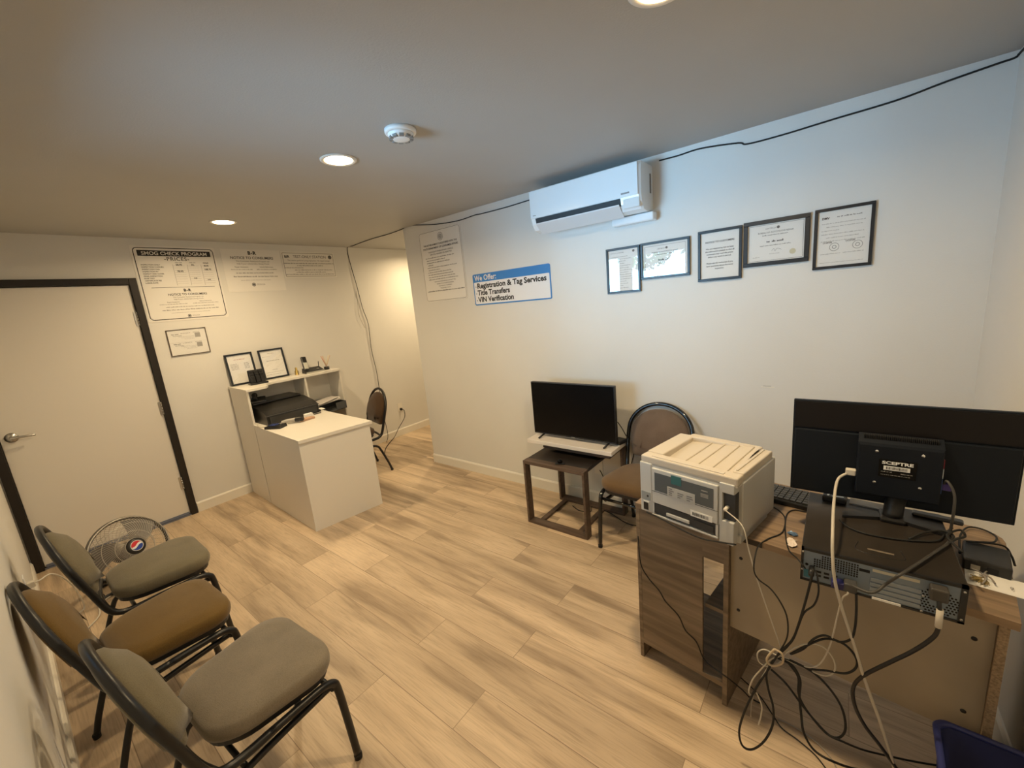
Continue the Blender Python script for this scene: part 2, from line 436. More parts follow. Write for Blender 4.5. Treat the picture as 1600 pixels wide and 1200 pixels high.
# ------------------------------------------------------------------ air conditioner
ac = thing('air_conditioner', 'white wall-mounted split air conditioner high on the long wall', 'air conditioner', (3.2, -.0, 2.06))
ax0, ax1, az0, az1 = 2.80, 3.585, 2.075, 2.345
def acprof(f):   # cross-section in y,z (y negative to the room)
    return [(0, az0 + .02), (-.10, az0), (-.165, az0 + .012), (-.195, az0 + .05), (-.205, az0 + .09), (-.205, az1 - .02), (-.195, az1), (0, az1)]
ACW = mat('ac_white', (.80, .84, .87), .22, coat=.4)
b = MB(); pr_ = acprof(0)
b.loft([[(x, y * s, z) for y, z in pr_] for x, s in ((ax0, .94), (ax0 + .012, 1), (ax1 - .012, 1), (ax1, .94))], ACW, smooth=False)
b.build('casing', ac, world=True)
MB().box((ax0 + .01, -.213, az0 + .088), (ax1 - .012, -.203, az1 - .006), ACW, bev=.004).build('front_panel', ac, world=True)
b = MB(); b.loft([[(x, -.2075, az0 + .086), (x, -.198, az0 + .044), (x, -.188, az0 + .044), (x, -.19, az0 + .086)] for x in (ax0 + .045, ax1 - .125)], mat('outlet_dark', (.01, .012, .015), .6), smooth=False)
b.build('air_outlet', ac, world=True)
b = MB(); b.loft([[(x, -.212, az0 + .046), (x, -.214, az0 + .052), (x, -.140, az0 - .006), (x, -.138, az0 - .014)] for x in (ax0 + .05, ax1 - .13)], mat('louvre_grey', (.66, .68, .70), .4), smooth=False)
b.build('louvre', ac, world=True)
b = MB(); b.box((ax0 + .03, -.2138, az0 + .103), (ax0 + .055, -.213, az0 + .107), INKG); b.build('logo', ac, world=True)
b = MB()
for k in range(7): b.box((ax1 - .115 + k * .0075, -.2138, az0 + .103), (ax1 - .1095 + k * .0075, -.213, az0 + .112), INKG)
b.build('logo', ac, world=True)
MB().box((ax1 - .001, -.05, az0 + .11), (ax1 + .003, -.035, az1 - .05), INKG).build('side_seam', ac, world=True)
MB().box((ax1 - .11, -.202, az0 + .022), (ax1 - .008, -.185, az0 + .082), mat('sensor_cover', (.66, .69, .71), .35), bev=.006).build('display_cover', ac, world=True)
MB().box((3.34, -.072, 2.028), (3.61, 0, 2.078), ACW, bev=.008).build('pipe_cover', ac, world=True)

# ------------------------------------------------------------------ signs and framed papers
class Board:
    """a flat sign on a wall: uv in metres from its lower left corner"""
    def __init__(s, o, right, normal, w, h, up=(0, 0, 1), roll=0):
        r = Vector(right).normalized(); n = Vector(normal).normalized(); u = n.cross(r)
        if u.z < 0: u = -u
        s.M = Matrix(((r.x, u.x, n.x, o[0]), (r.y, u.y, n.y, o[1]), (r.z, u.z, n.z, o[2]), (0, 0, 0, 1)))
        if roll: s.M = s.M @ R4(roll, 'Z')
        s.w, s.h = w, h
    def rect(s, mb, u0, v0, u1, v1, m, z0=0, z1=.001, r=0):
        if r: mb.prism(rrect(u1 - u0, v1 - v0, r, 5, (u0 + u1) / 2, (v0 + v1) / 2), z0, z1, m, s.M)
        else: mb.box((u0, v0, z0), (u1, v1, z1), m, s.M)
    def ring(s, mb, inset, t, r, m, z, u0=0, v0=0, u1=None, v1=None):
        u1 = s.w if u1 is None else u1; v1 = s.h if v1 is None else v1
        w, h = u1 - u0 - 2 * inset, v1 - v0 - 2 * inset; cx, cy = (u0 + u1) / 2, (v0 + v1) / 2
        A = rrect(w, h, r, 5, cx, cy); B = rrect(w - 2 * t, h - 2 * t, max(r - t, .0005), 5, cx, cy)
        tt = bmesh.new(); va = [tt.verts.new((x, y, z)) for x, y in A]; vb = [tt.verts.new((x, y, z)) for x, y in B]
        for k in range(len(A)): tt.faces.new((va[k], va[(k + 1) % len(A)], vb[(k + 1) % len(A)], vb[k]))
        mb.merge(tt, m, s.M)
    def text(s, mb, body, u, v, size, m, z=.0015, align='CENTER', bold=0, sx=1, space=1):
        mb.text(body, size, s.M @ T4((u, v, z)), m, align, bold, sx, space)
    def lines(s, mb, u0, u1, v, hgt, m, z=.0015, center=False, fill=1.0):
        """print too small to read: runs of word-length marks"""
        L_ = (u1 - u0) * fill; a = u0 + ((u1 - u0) - L_) / 2 if center else u0
        e = a + L_
        while a < e - hgt:
            wd = min(hgt * random.uniform(1.4, 4.5), e - a)
            c = a
            while c < a + wd - hgt * .3:
                k = hgt * random.uniform(.28, .5); hh = hgt * random.choice((.6, .6, .75, 1))
                mb.box((c, v, z - .0002), (min(c + k, a + wd), v + hh, z), m, s.M)
                c += k + hgt * .16
            a += wd + hgt * .55
    def disc(s, mb, u, v, r, m, z=.0015, n=20, r2=0):
        tt = bmesh.new()
        A = [tt.verts.new((u + r * math.cos(2 * PI * k / n), v + r * math.sin(2 * PI * k / n), z)) for k in range(n)]
        if r2:
            B = [tt.verts.new((u + r2 * math.cos(2 * PI * k / n), v + r2 * math.sin(2 * PI * k / n), z)) for k in range(n)]
            for k in range(n): tt.faces.new((A[k], A[(k + 1) % n], B[(k + 1) % n], B[k]))
        else: tt.faces.new(A)
        mb.merge(tt, m, s.M)

def notice_block(B, b, u0, u1, v1, k):
    """the lower half shared by two signs; k = scale"""
    c = (u0 + u1) / 2; W = u1 - u0
    B.text(b, 'B', c - .022 * k, v1 - .034 * k, .042 * k, INK, bold=.0022 * k); B.text(b, 'R', c + .024 * k, v1 - .034 * k, .042 * k, INK, bold=.0022 * k)
    B.text(b, 'A', c + .001 * k, v1 - .032 * k, .024 * k, INK, bold=.0006)
    B.text(b, 'NOTICE TO CONSUMERS', c, v1 - .078 * k, .034 * k, INK, bold=.0006 * k, sx=.98)
    B.text(b, 'This Consumer Assistance Program can', c, v1 - .104 * k, .020 * k, INKG, sx=.93)
    B.text(b, 'help if your vehicle fails a Smog Check.', c, v1 - .128 * k, .020 * k, INKG, sx=.93)
    for sx_ in (-1, 1):
        B.text(b, 'Repair Assistance' if sx_ < 0 else 'Vehicle Retirement', c + sx_ * W * .24, v1 - .157 * k, .0165 * k, INK)
        B.lines(b, c + sx_ * W * .24 - W * .2, c + sx_ * W * .24 + W * .2, v1 - .178 * k, .007 * k, INKG)
    B.lines(b, c - W * .36, c + W * .36, v1 - .212 * k, .009 * k, INKG)
    B.lines(b, c - W * .42, c + W * .44, v1 - .246 * k, .011 * k, INKG)
    B.lines(b, c - W * .30, c + W * .28, v1 - .278 * k, .006 * k, INKL)
    B.disc(b, c - .035 * k, v1 - .318 * k, .018 * k, INKG, r2=.012 * k); B.disc(b, c - .035 * k, v1 - .318 * k, .009 * k, INK)
    B.text(b, 'DCA.CA', c + .03 * k, v1 - .324 * k, .020 * k, INKG)

# big smog check sign
y0, y1, z0, z1 = -1.835, -1.245, 1.722, 2.345
t = thing('wall_sign', 'large white SMOG CHECK PROGRAM price sign with black border above the door corner', 'sign', (0, (y0 + y1) / 2, z0))
B = Board((.0, y0, z0), (0, 1, 0), (1, 0, 0), y1 - y0, z1 - z0); W_, H_ = B.w, B.h
b = MB(); B.rect(b, 0, 0, W_, H_, SIGNW, 0, .003, .012); b.build('panel', t, world=True)
b = MB(); B.ring(b, .014, .006, .03, INK, .0036); b.build('border', t, world=True)
b = MB(); B.rect(b, .04, H_ - .082, W_ - .04, H_ - .036, INK, .003, .0036); b.build('header_band', t, world=True)
b = MB(); B.text(b, 'SMOG CHECK PROGRAM', W_ / 2, H_ - .073, .0395, SIGNW, .0042, bold=.0007, sx=1.02); b.build('header_lettering', t, world=True)
b = MB(); B.text(b, '-PRICES-', W_ / 2, H_ - .118, .042, INK, .0038, bold=.0006, space=1.15)
rows = ('INSPECTION ONLY', 'INSPECTION 2 HOURS', 'INSPECTION VAN', 'INSPECTION RV', 'INSPECT 2000 OLDER', 'FINAL INSPECTION', 'EVAP TEST', 'CERTIFICATE FEE', 'LABOR RATE')
for k, s_ in enumerate(rows):
    v = H_ - .158 - k * .0185
    B.text(b, s_, .045, v, .0145, INK, .0038, align='LEFT', bold=.0002)
    for q in range(3): B.rect(b, .262 + q * .102, v - .003, .262 + q * .102 + .078, v - .0022, INKG, .003, .0037)
B.text(b, '1996-1999', .30, H_ - .137, .012, INK, .0038); B.text(b, '2000 ON', .40, H_ - .137, .012, INK, .0038)
for u, v, s_, sz in ((.30, .158, '58.95', .02), (.30, .2135, '78.95', .02), (.40, .158, '35.', .02), (.40, .27, '8.25', .013), (.50, .285, '9.95', .014), (.50, .14, 'COLD', .015), (.50, .165, '82.95', .016), (.505, .198, '108.75', .02)):
    B.text(b, s_, u, H_ - v, sz, INK, .0038, bold=.0006)
for q in range(3): B.rect(b, .256 + q * .102, H_ - .325, .2575 + q * .102, H_ - .15, INKG, .003, .0037)
B.rect(b, .075, H_ - .342, W_ - .06, H_ - .339, INK, .003, .0037)
b2 = B; c_ = MB(); notice_block(B, c_, .07, W_ - .03, H_ - .352, .74)
for v_ in c_.bm.verts: v_.co.x += .0023
c_.build('notice_lettering', t, world=True)
b.build('lettering', t, world=True)
b = MB()
b.bm.free()
for u, v in ((.028, .028), (W_ - .028, .028), (W_ - .03, H_ - .03)): b = MB(); B.disc(b, u, v, .005, STEEL, .0045, 12); b.build('screw', t, world=True)

y0, y1, z0, z1 = -1.2, -.675, 1.946, 2.34
t = thing('wall_sign', 'borderless white NOTICE TO CONSUMERS sign between two other signs near the ceiling', 'sign', (0, (y0 + y1) / 2, z0))
B = Board((.0, y0, z0), (0, 1, 0), (1, 0, 0), y1 - y0, z1 - z0)
b = MB(); B.rect(b, 0, 0, B.w, B.h, SIGNW, 0, .003); b.build('panel', t, world=True)
b = MB(); notice_block(B, b, .03, B.w - .03, B.h - .012, 1.0)
for v_ in b.bm.verts: v_.co.x += .002
b.build('lettering', t, world=True)

y0, y1, z0, z1 = -.664, -.09, 2.068, 2.333
t = thing('wall_sign', 'wide white TEST-ONLY STATION sign with thin border nearest the hallway', 'sign', (0, (y0 + y1) / 2, z0))
B = Board((.0, y0, z0), (0, 1, 0), (1, 0, 0), y1 - y0, z1 - z0)
b = MB(); B.rect(b, 0, 0, B.w, B.h, SIGNW, 0, .003); b.build('panel', t, world=True)
b = MB(); B.ring(b, .012, .004, .006, INKG, .0036); b.build('border', t, world=True)
b = MB(); W_, H_ = B.w, B.h
B.text(b, 'TEST-ONLY STATION', W_ * .52, H_ - .062, .038, INKG, .0036, bold=.0004, sx=.98)
B.text(b, 'B/R', .055, H_ - .062, .034, INK, .0036, bold=.0012)
B.disc(b, W_ - .05, H_ - .05, .02, INK, .0036); B.disc(b, W_ - .05, H_ - .05, .011, INKL, .0038, r2=.007)
B.text(b, 'This station performs smog inspections. No repairs except', W_ / 2, H_ - .095, .021, INKG, .0036, sx=.92)
for q, (u0, u1) in enumerate(((.03, .97), (.25, .75), (.03, .36), (.2, .93), (.22, .78), (.03, .95))):
    B.lines(b, W_ * u0, W_ * u1, H_ - .122 - q * .0225, .009, INKG, .0037)
b.build('lettering', t, world=True)

def framed(label, o, right, normal, w, h, fw, content, name='picture_frame', cat='picture frame', group=None, fm=None, roll=0, depth=.016, glass=True, loc=None):
    t = thing(name, label, cat, loc or o, group=group)
    B = Board(o, right, normal, w, h, roll=roll)
    fm = fm or mat('frame_black', (.012, .015, .02), .35)
    b = MB()
    for q in ((0, 0, w, fw), (0, h - fw, w, h), (0, fw, fw, h - fw), (w - fw, fw, w, h - fw)): b.box((q[0], q[1], 0.0), (q[2], q[3], depth), fm, B.M, bev=.0015, seg=1)
    b.build('frame', t, world=True)
    b = MB(); B.rect(b, fw * .8, fw * .8, w - fw * .8, h - fw * .8, PAPER, .0005, depth * .35); b.build('paper', t, world=True)
    b = MB(); content(B, b, depth * .35 + .0006)
    if len(b.bm.verts): b.build('lettering', t, world=True)
    else: b.bm.free()
    if glass:
        b = MB(); B.rect(b, fw * .9, fw * .9, w - fw * .9, h - fw * .9, glassy('frame_glass', (1, 1, 1), .05), depth * .7, depth * .78); b.build('glass', t, world=True)
    return t
def c_list(B, b, z):
    B.text(b, 'STATE OF CALIFORNIA', .03, B.h - .035, .009, INKG, z, align='LEFT'); B.disc(b, B.w - .045, B.h - .03, .008, INKG, z)
    for q in range(15): B.lines(b, .03, .03 + random.uniform(.08, .17), B.h - .06 - q * .0145, .005, INKL, z)
def c_cert(B, b, z):
    B.ring(b, .026, .0015, .001, INKG, z); c = B.w / 2
    B.disc(b, c + .012, B.h - .045, .007, INKG, z); B.text(b, 'CERTIFICATE', c - .018, B.h - .05, .010, INKG, z)
    B.text(b, 'BUREAU OF AUTOMOTIVE REPAIR', c, B.h - .07, .0105, INK, z); B.lines(b, c - .06, c + .06, B.h - .083, .005, INKG, z)
    B.lines(b, c - .04, c + .04, B.h - .118, .010, INK, z); B.lines(b, c - .07, c + .07, B.h - .136, .005, INKG, z)
    b.tube([B.M @ Vector(p) for p in ((c - .015, .075, z), (c - .005, .085, z), (c, .072, z), (c + .01, .084, z), (c + .03, .076, z))], .0006, INKG, n=4)
    B.lines(b, c - .025, c + .025, .058, .004, INKL, z); B.lines(b, .045, .085, .045, .004, INKL, z); B.disc(b, B.w - .07, .06, .014, mat('seal_gold', (.62, .57, .40), .5), z)
def c_text(B, b, z):
    c = B.w / 2; B.text(b, 'NOTICE TO CUSTOMERS', c, B.h - .072, .0135, INK, z, bold=.0003)
    for q, s_ in enumerate(('We are required by law to keep', 'this information posted so that all', 'customers may read the prices', 'before any work is started.')): B.text(b, s_, c, B.h - .108 - q * .0155, .0112, INK, z, bold=.0002)
    for q, s_ in enumerate(('Please ask the technician if you', 'have questions about the smog', 'inspection.')): B.text(b, s_, c, B.h - .190 - q * .0155, .0112, INK, z, bold=.0002)
def c_lic(B, b, z):
    B.text(b, 'DMV', .045, B.h - .052, .014, INK, z, bold=.0006); B.lines(b, .09, .19, B.h - .048, .006, INKG, z)
    for q, (u0, u1) in enumerate(((.03, .2), (.05, .19), (.03, .1), (.03, .2), (.05, .18), (.03, .2))): B.lines(b, u0, u1, B.h - .075 - q * .017, .004, INKL, z)
    for u in (.045, .135):
        B.text(b, 'LICENSE', u + .012, .125, .010, INKG, z, bold=.0003); B.disc(b, u + .04, .105, .02, INKL, z, r2=.0175); B.disc(b, u + .04, .105, .009, INKL, z, r2=.006)
        B.lines(b, u - .015, u + .065, .072, .004, INKL, z)
    B.lines(b, .03, .2, .03, .003, INKL, z)
WY = -.0005
R_ = (1, 0, 0); N_ = (0, -1, 0)
framed('narrow black-framed certificate reflecting the window, leftmost of the five frames on the long wall', (3.264, WY, 1.607), R_, N_, .234, .294, .014, c_list, group='black framed certificates on the long wall')
framed('wide black-framed certificate reflecting leafy trees, second frame from the air conditioner', (3.502, WY, 1.678), R_, N_, .302, .226, .014, c_cert, group='black framed certificates on the long wall')
framed('upright black-framed notice with bold printed paragraphs in the middle of the five frames', (3.849, WY, 1.630), R_, N_, .231, .287, .015, c_text, group='black framed certificates on the long wall')
framed('wide thick-framed certificate with a printed border line and signature', (4.087, WY, 1.685), R_, N_, .299, .238, .021, c_cert, group='black framed certificates on the long wall')
framed('upright black-framed licence sheet with two round seals, rightmost on the long wall', (4.404, WY, 1.635), R_, N_, .232, .293, .014, c_lic, group='black framed certificates on the long wall')

# small two-part licence display under the smog sign
def c_small(B, b, z):
    for k in (0, 1):
        v = B.h - .045 - k * .085
        B.lines(b, .035, .085, v, .008, INK, z); B.text(b, 'TECHNICIAN', .04, v - .014, .011, INK, z, align='LEFT')
        B.lines(b, .1, .17, v + .006, .005, INKG, z); B.lines(b, .19, .24, v + .008, .005, INKG, z)
        for q in range(3): B.lines(b, .08 + .02 * q, .2, v - .022 - q * .011, .004, INKL, z)
        B.rect(b, .2, v - .035, .24, v + .004, INKL, z - .0003, z)
    B.rect(b, .01, B.h / 2 - .001, B.w - .01, B.h / 2, INKL, z - .0003, z)
framed('small thin-framed licence card on the wall below the large price sign', (0.0005, -1.744, 1.421), (0, 1, 0), (1, 0, 0), .288, .226, .006, c_small, fm=mat('frame_brown', (.10, .075, .05), .4), depth=.012)

# requirement poster on the long wall
B = Board((1.375, -.0003, 1.677), R_, N_, .556, .642)
t = thing('wall_poster', 'tall white poster of small print with a round seal, left end of the long wall', 'poster', (1.65, 0, 1.677))
W_, H_ = B.w, B.h
b = MB(); B.rect(b, 0, 0, W_, H_, SIGNW, 0, .003, .03); b.build('panel', t, world=True)
b = MB(); B.ring(b, .012, .003, .024, INKG, .0036); B.ring(b, .004, .0012, .028, INKL, .0036); b.build('border', t, world=True)
b = MB(); B.disc(b, W_ * .53, H_ - .07, .035, INKG, .0036, r2=.031); B.disc(b, W_ * .53, H_ - .07, .024, INKL, .0036, r2=.012); B.disc(b, W_ * .53, H_ - .07, .008, INKG, .0036)
B.text(b, 'THIS ESTABLISHMENT IS REGISTERED WITH THE', W_ / 2, H_ - .135, .0205, INK, .0037, bold=.0003)
B.text(b, 'STATE DEPARTMENT OF CONSUMER AFFAIRS', W_ / 2, H_ - .165, .0225, INK, .0037, bold=.0003)
B.text(b, 'YOUR RIGHTS WHEN HAVING A VEHICLE', W_ / 2, H_ - .197, .0175, INK, .0037); B.text(b, 'SERVICED, REPAIRED OR INSPECTED', W_ / 2, H_ - .219, .0175, INK, .0037)
v = H_ - .245
for u0, u1 in ((.12, .8), (.14, .58), (.14, .7), (.16, .28), (.14, .84), (.16, .44), (.14, .7), (.14, .74), (.14, .78), (.14, .84)):
    B.lines(b, W_ * u0, W_ * u1, v, .0085, INKG, .0037); v -= .0215
for s_, sz in (('FOR MORE INFORMATION CONTACT THE', .0145), ('BUREAU OF AUTOMOTIVE REPAIR', .0145), ('SACRAMENTO, CALIFORNIA', .0135), ('PHONE (800) 952-5210', .0135)):
    B.text(b, s_, W_ * .52, v - .003, sz, INK, .0037); v -= .0205
B.lines(b, W_ * .07, W_ * .95, v - .004, .009, INK, .0037)
b.build('lettering', t, world=True)

# "We Offer:" sign
B = Board((2.011, -.0003, 1.610), R_, N_, .795, .262)
t = thing('wall_sign', 'white We Offer sign with blue header and blue border', 'sign', (2.4, 0, 1.61))
W_, H_ = B.w, B.h
b = MB(); B.rect(b, 0, 0, W_, H_, BLUE, 0, .003, .014); b.build('border', t, world=True)
b = MB(); B.rect(b, .010, .010, W_ - .010, H_ - .068, mat('sign_bright_white', (.82, .82, .84), .35), .003, .0036, .006); b.build('panel', t, world=True)
b = MB(); B.text(b, 'We Offer:', .022, H_ - .055, .062, SIGNW, .0042, align='LEFT', bold=.0013, sx=.90, space=1.04); b.build('header_lettering', t, world=True)
b = MB()
for q, s_ in enumerate(('Registration & Tag Services', 'Title Transfers', 'VIN Verification')):
    B.text(b, s_, .043, H_ - .120 - q * .0575, .0595, INK, .0042, align='LEFT', bold=.0020, sx=1.085 if q == 0 else 1.0)
    B.disc(b, .030, H_ - .106 - q * .0575, .0045, INK, .0042)
b.build('lettering', t, world=True)

# marks of old fixings on the long wall
tag(MB().box((4.19, -.002, .998), (4.255, 0, 1.004), TRIM).box((4.20, -.002, 1.006), (4.24, 0, 1.010), mat('scuff', (.5, .49, .46), .6)).build('wall_scuff', None, (4.22, 0, 1.0), True), 'small pale scuff of patched paint low on the long wall', 'scuff')

# ------------------------------------------------------------------ cables along the walls
b = MB(); b.tube([at(1030, 251, 1, -.004), at(1060, 243, 1, -.004), at(1095, 232, 1, -.004), at(1153, 223.5, 1, -.004), at(1168, 225, 1, -.004), at(1225, 210, 1, -.004), at(1300, 187, 1, -.004), at(1400, 157, 1, -.004), at(1480, 127, 1, -.004), at(1560, 99, 1, -.004), at(1586, 90, 1, -.004), (LX - .004, -.03, 2.383), (LX - .004, -.35, 2.37), (LX - .004, -1.2, 2.375)], .0042, RUBBER)
tag(b.build('wall_cable', None, (4.3, 0, 2.35), True), 'black cable running from the air conditioner to the right-hand corner under the ceiling', 'cable')
b = MB(); b.tube([at(832, 311, 1, -.004), at(790, 324, 1, -.004), at(752, 334, 1, -.004), at(742, 336, 1, -.004), at(715, 345, 1, -.004), at(680, 350.5, 1, -.004), at(640, 352.5, 1, -.004), (AX - .01, -.01, H - .006), (.9, .02, H - .006), (.62, .02, H - .006), (.33, .05, H - .006), (.15, .08, H - .006), (.012, .09, H - .012), (.012, .1, 2.2), (.02, .13, 1.95), (.015, .16, 1.7), (.02, .2, 1.5), (.015, .19, 1.2), (.02, .21, .9), (.03, .2, .6), (.05, .19, .35), (.06, .2, .1), (.08, .15, .006)], .0038, RUBBER, sub=5)
b.tube([at(557, 455, 0, .012), at(561, 492, 0, .02), at(570, 512, 0, .014)], .0025, CORDG)
tag(b.build('wall_cable', None, (.6, .02, 2.39), True), 'thin black cable crossing the ceiling past the hallway and hanging down the wall', 'cable')

# ------------------------------------------------------------------ reception: white desk and tall shelf unit
dk = thing('reception_desk', 'white laminate reception desk standing on the floor in front of the white shelf unit', 'desk', (1.1, -1.15, 0))
D0, D1, D2, D3 = (.50, -1.405), (1.395, -1.437), (1.478, -.885), (.50, -.845)
MB().prism([(.735, -1.418), (1.412, -1.443), (1.496, -.868), (.735, -.838)], .727, .752, LAMIN).build('desktop', dk, world=True)
b = MB(); b.prism([(.495, -1.402), (1.375, -1.436), (1.375, -1.418), (.495, -1.384)], .0, .727, LAMIN); b.build('side_panel', dk, world=True)
b = MB(); b.prism([(1.375, -1.437), (1.394, -1.437), (1.478, -.885), (1.459, -.882)], .0, .727, LAMIN); b.build('front_panel', dk, world=True)
su = thing('shelf_unit', 'tall white shelf unit with open compartments standing against the door wall', 'shelf unit', (.25, -.9, 0))
b = MB(); b.prism([(.018, -1.385), (.476, -1.402), (.476, -1.384), (.018, -1.367)], 0, 1.055, LAMIN); b.build('side_panel', su, world=True)
b = MB(); cv = [(.49, -1.407), (.49, -1.245)]
for k in range(9):
    a = k / 8 * PI / 2; cv.append((.285 + .16 * (1 - math.sin(a)) , -1.205 + .13 * (1 - math.cos(a)) ))
cv += [(.285, -1.03), (.30, -.405), (.0145, -.405), (.0145, -1.392)]
b.prism(cv, 1.055, 1.075, LAMIN); b.build('top_shelf', su, world=True)
MB().box((.0145, -1.367, .7522), (.030, -.4221, 1.055), LAMIN).build('back_panel', su, world=True)
for yy, nm in ((-.80, 'divider'), (-.422, 'divider')): MB().box((.030, yy, .7521 if yy < -.5 else .0), (.285, yy + .017, 1.055), LAMIN).build(nm, su, world=True)
MB().prism([(.0145, -1.367), (.733, -1.417), (.733, -.84), (.30, -.80), (.0145, -.80)], .727, .752, LAMIN).build('counter', su, world=True)
MB().box((.0301, -.799, .635), (.285, -.425, .655), LAMIN).build('lower_shelf', su, world=True)
MB().box((.0145, -1.366, 0), (.0299, -.406, .7265), LAMIN).build('back_panel', su, world=True)

def c_h1(B, b, z):
    B.text(b, 'LIST OF SERVICES', B.w / 2, B.h - .062, .0125, mat('ink_red', (.30, .04, .03), .6), z)
    for q in range(5): B.lines(b, .035, .10, B.h - .10 - q * .0125, .006, INKG, z); B.lines(b, .15, .195, B.h - .10 - q * .0125, .006, INKG, z)
def c_h2(B, b, z):
    B.lines(b, .085, .15, B.h - .045, .006, INKG, z); B.lines(b, .03, .10, B.h - .075, .004, INKL, z); B.lines(b, .06, .18, B.h - .12, .006, INKG, z)
    B.text(b, 'PLEASE PAY', B.w / 2, .085, .010, INKG, z); B.lines(b, .03, .2, .062, .005, INKL, z); B.lines(b, .03, .17, .04, .005, INKL, z)
def leanframe(y0, content, label):
    M_ = None
    t = framed(label, (0, 0, 0), (0, 1, 0), (1, 0, 0), .236, .298, .016, content, loc=(0, 0, 0), group='black frames leaning on the shelf unit')
    t.location = (.062, y0, 1.0765); t.rotation_euler = (0, math.radians(-8.5), 0)
    return t
leanframe(-1.372, c_h1, 'black-framed service list with red heading leaning at the left end of the shelf unit')
leanframe(-1.082, c_h2, 'black-framed printed sheet leaning on the shelf unit beside the cordless phone')

# black card holder
t = thing('desk_organizer', 'small black plastic organizer standing in front of the red-headed framed list', 'organizer', (.22, -1.20, 1.075), PI / 2 - .1)
b = MB(); b.box((-.075, -.05, 0), (.075, .05, .018), BLACK, bev=.004); b.build('base', t)
b = MB()
for k in range(3):
    for x in (-.04, .0, .04): b.box((x - .017, .01 - .022 * k, .018), (x + .017, .026 - .022 * k, .125 - .022 * k), BLACK, bev=.004)
b.box((-.065, .026, .018), (.065, .04, .135), BLACK, bev=.006)
b.build('card_slots', t)
# little gold figure
t = MB(); M_ = T4((.10, -.78, 1.075)); GOLD = mat('gold', (.75, .55, .18), .3, .9)
t.lathe([(.02, 0), (.022, .006), (.014, .012), (.020, .03), (.012, .045), (.009, .055), (.012, .066), (.006, .076)], GOLD, M_, 16)
tag(t.build('figurine', None, (.10, -.78, 1.075), True), 'tiny gold figurine between the leaning frame and the phone', 'figurine')
# cordless phone
t = thing('cordless_phone', 'black and silver cordless phone in its base on the shelf unit', 'telephone', (.16, -.635, 1.075), PI / 2 - .05)
GREYK = mat('keypad_silver', (.42, .42, .38), .4)
b = MB(); b.loft([[(-.095, -.055, 0), (.095, -.055, 0), (.095, .055, 0), (-.095, .055, 0)], [(-.095, -.058, .014), (.095, -.058, .014), (.09, .055, .05), (-.09, .055, .05)]], BLACK, smooth=False); b.box((-.095, -.059, .0), (.095, -.056, .014), GREYK); b.build('base', t)
b = MB(); Mh = T4((-.062, .008, .022)) @ R4(math.radians(-28), 'X') @ R4(.1, 'Y'); b.box((-.026, -.014, 0), (.026, .014, .165), BLACK, Mh, .008); b.build('handset', t)
b = MB(); b.box((-.021, -.017, .02), (.021, -.0135, .095), GREYK, Mh, .002)
for i in range(4):
    for j in range(3): b.box((-.016 + .012 * j, -.0185, .026 + .016 * i), (-.008 + .012 * j, -.0165, .036 + .016 * i), mat('key_white', (.7, .7, .62), .5), Mh)
b.build('keypad', t)
MB().tube([(.085, .05, .04), (.092, .052, .10)], .004, BLACK).build('antenna', t)
b = MB(); b.cyl((.05, -.005, .030), .012, .005, GREYK, M=T4((0, 0, 0)) @ R4(math.radians(0), 'X'), n=16); b.build('button', t)
# incense / reed cup
t = thing('reed_cup', 'short black cup of thin pink reeds at the right end of the shelf unit', 'reed diffuser', (.15, -.48, 1.075))
b = MB(); b.lathe([(.026, 0), (.028, .004), (.028, .03), (.024, .03), (.024, .006)], BLACK); b.build('cup', t)
REED = mat('reed_pink', (.62, .33, .24), .7); REED2 = mat('reed_straw', (.75, .66, .48), .7)
for k in range(15):
    a = random.uniform(0, 2 * PI); s = random.uniform(.02, .055)
    b = MB(); b.tube([(-.01 * math.cos(a), -.01 * math.sin(a), .007), (s * math.cos(a) * .8, s * math.sin(a) * 1.2, .15)], .0017, REED if k % 2 else REED2, n=5)
    o = b.build('reed', t)
# black printer under the top shelf
t = thing('desk_printer', 'large black printer filling the left compartment of the white desk', 'printer', (.36, -1.10, .752), PI / 2)
BK2 = mat('printer_black', (.010, .0095, .009), .35)
b = MB(); pw = .25
b.loft([[(-pw, y, z) for y, z in ((-.30, 0), (.24, 0), (.24, .145), (-.06, .150), (-.22, .12), (-.30, .09))], [(pw - .04, y, z) for y, z in ((-.30, 0), (.24, 0), (.24, .145), (-.06, .150), (-.22, .12), (-.30, .09))]], BK2, smooth=False)
b.build('body', t)
b = MB(); b.box((-pw + .01, -.02, .146), (pw - .05, .22, .172), BK2, bev=.012); b.build('scanner_lid', t)
b = MB(); b.box((-pw + .02, -.309, .012), (pw - .06, -.298, .075), mat('tray_black', (.03, .03, .03), .3), bev=.004); b.box((-pw - .005, -.31, .08), (pw - .035, -.29, .086), mat('tray_edge', (.08, .08, .08), .3)); b.build('paper_tray', t)
b = MB(); b.box((-.19, -.16, 0), (-.10, -.12, .003), mat('lcd_pale', (.6, .6, .56), .3), T4((0, -.03, .142)) @ R4(math.radians(11), 'X')); b.build('display', t)
# desk phone on it
t = thing('desk_phone', 'black corded desk phone on the black printer at the left end', 'telephone', (.30, -1.255, .9245), 1.2)
b = MB(); b.loft([[(-.06, -.07, 0), (.06, -.07, 0), (.06, .07, 0), (-.06, .07, 0)], [(-.055, -.065, .012), (.055, -.065, .012), (.055, .065, .032), (-.055, .065, .032)]], BLACK, smooth=False); b.build('base', t)
b = MB(); b.tube([(-.03, -.085, .033), (-.03, -.07, .045), (-.03, 0, .06), (-.03, .07, .055), (-.03, .09, .043)], lambda u: .015 + .009 * (abs(u - .5) > .33), BLACK); b.build('handset', t)
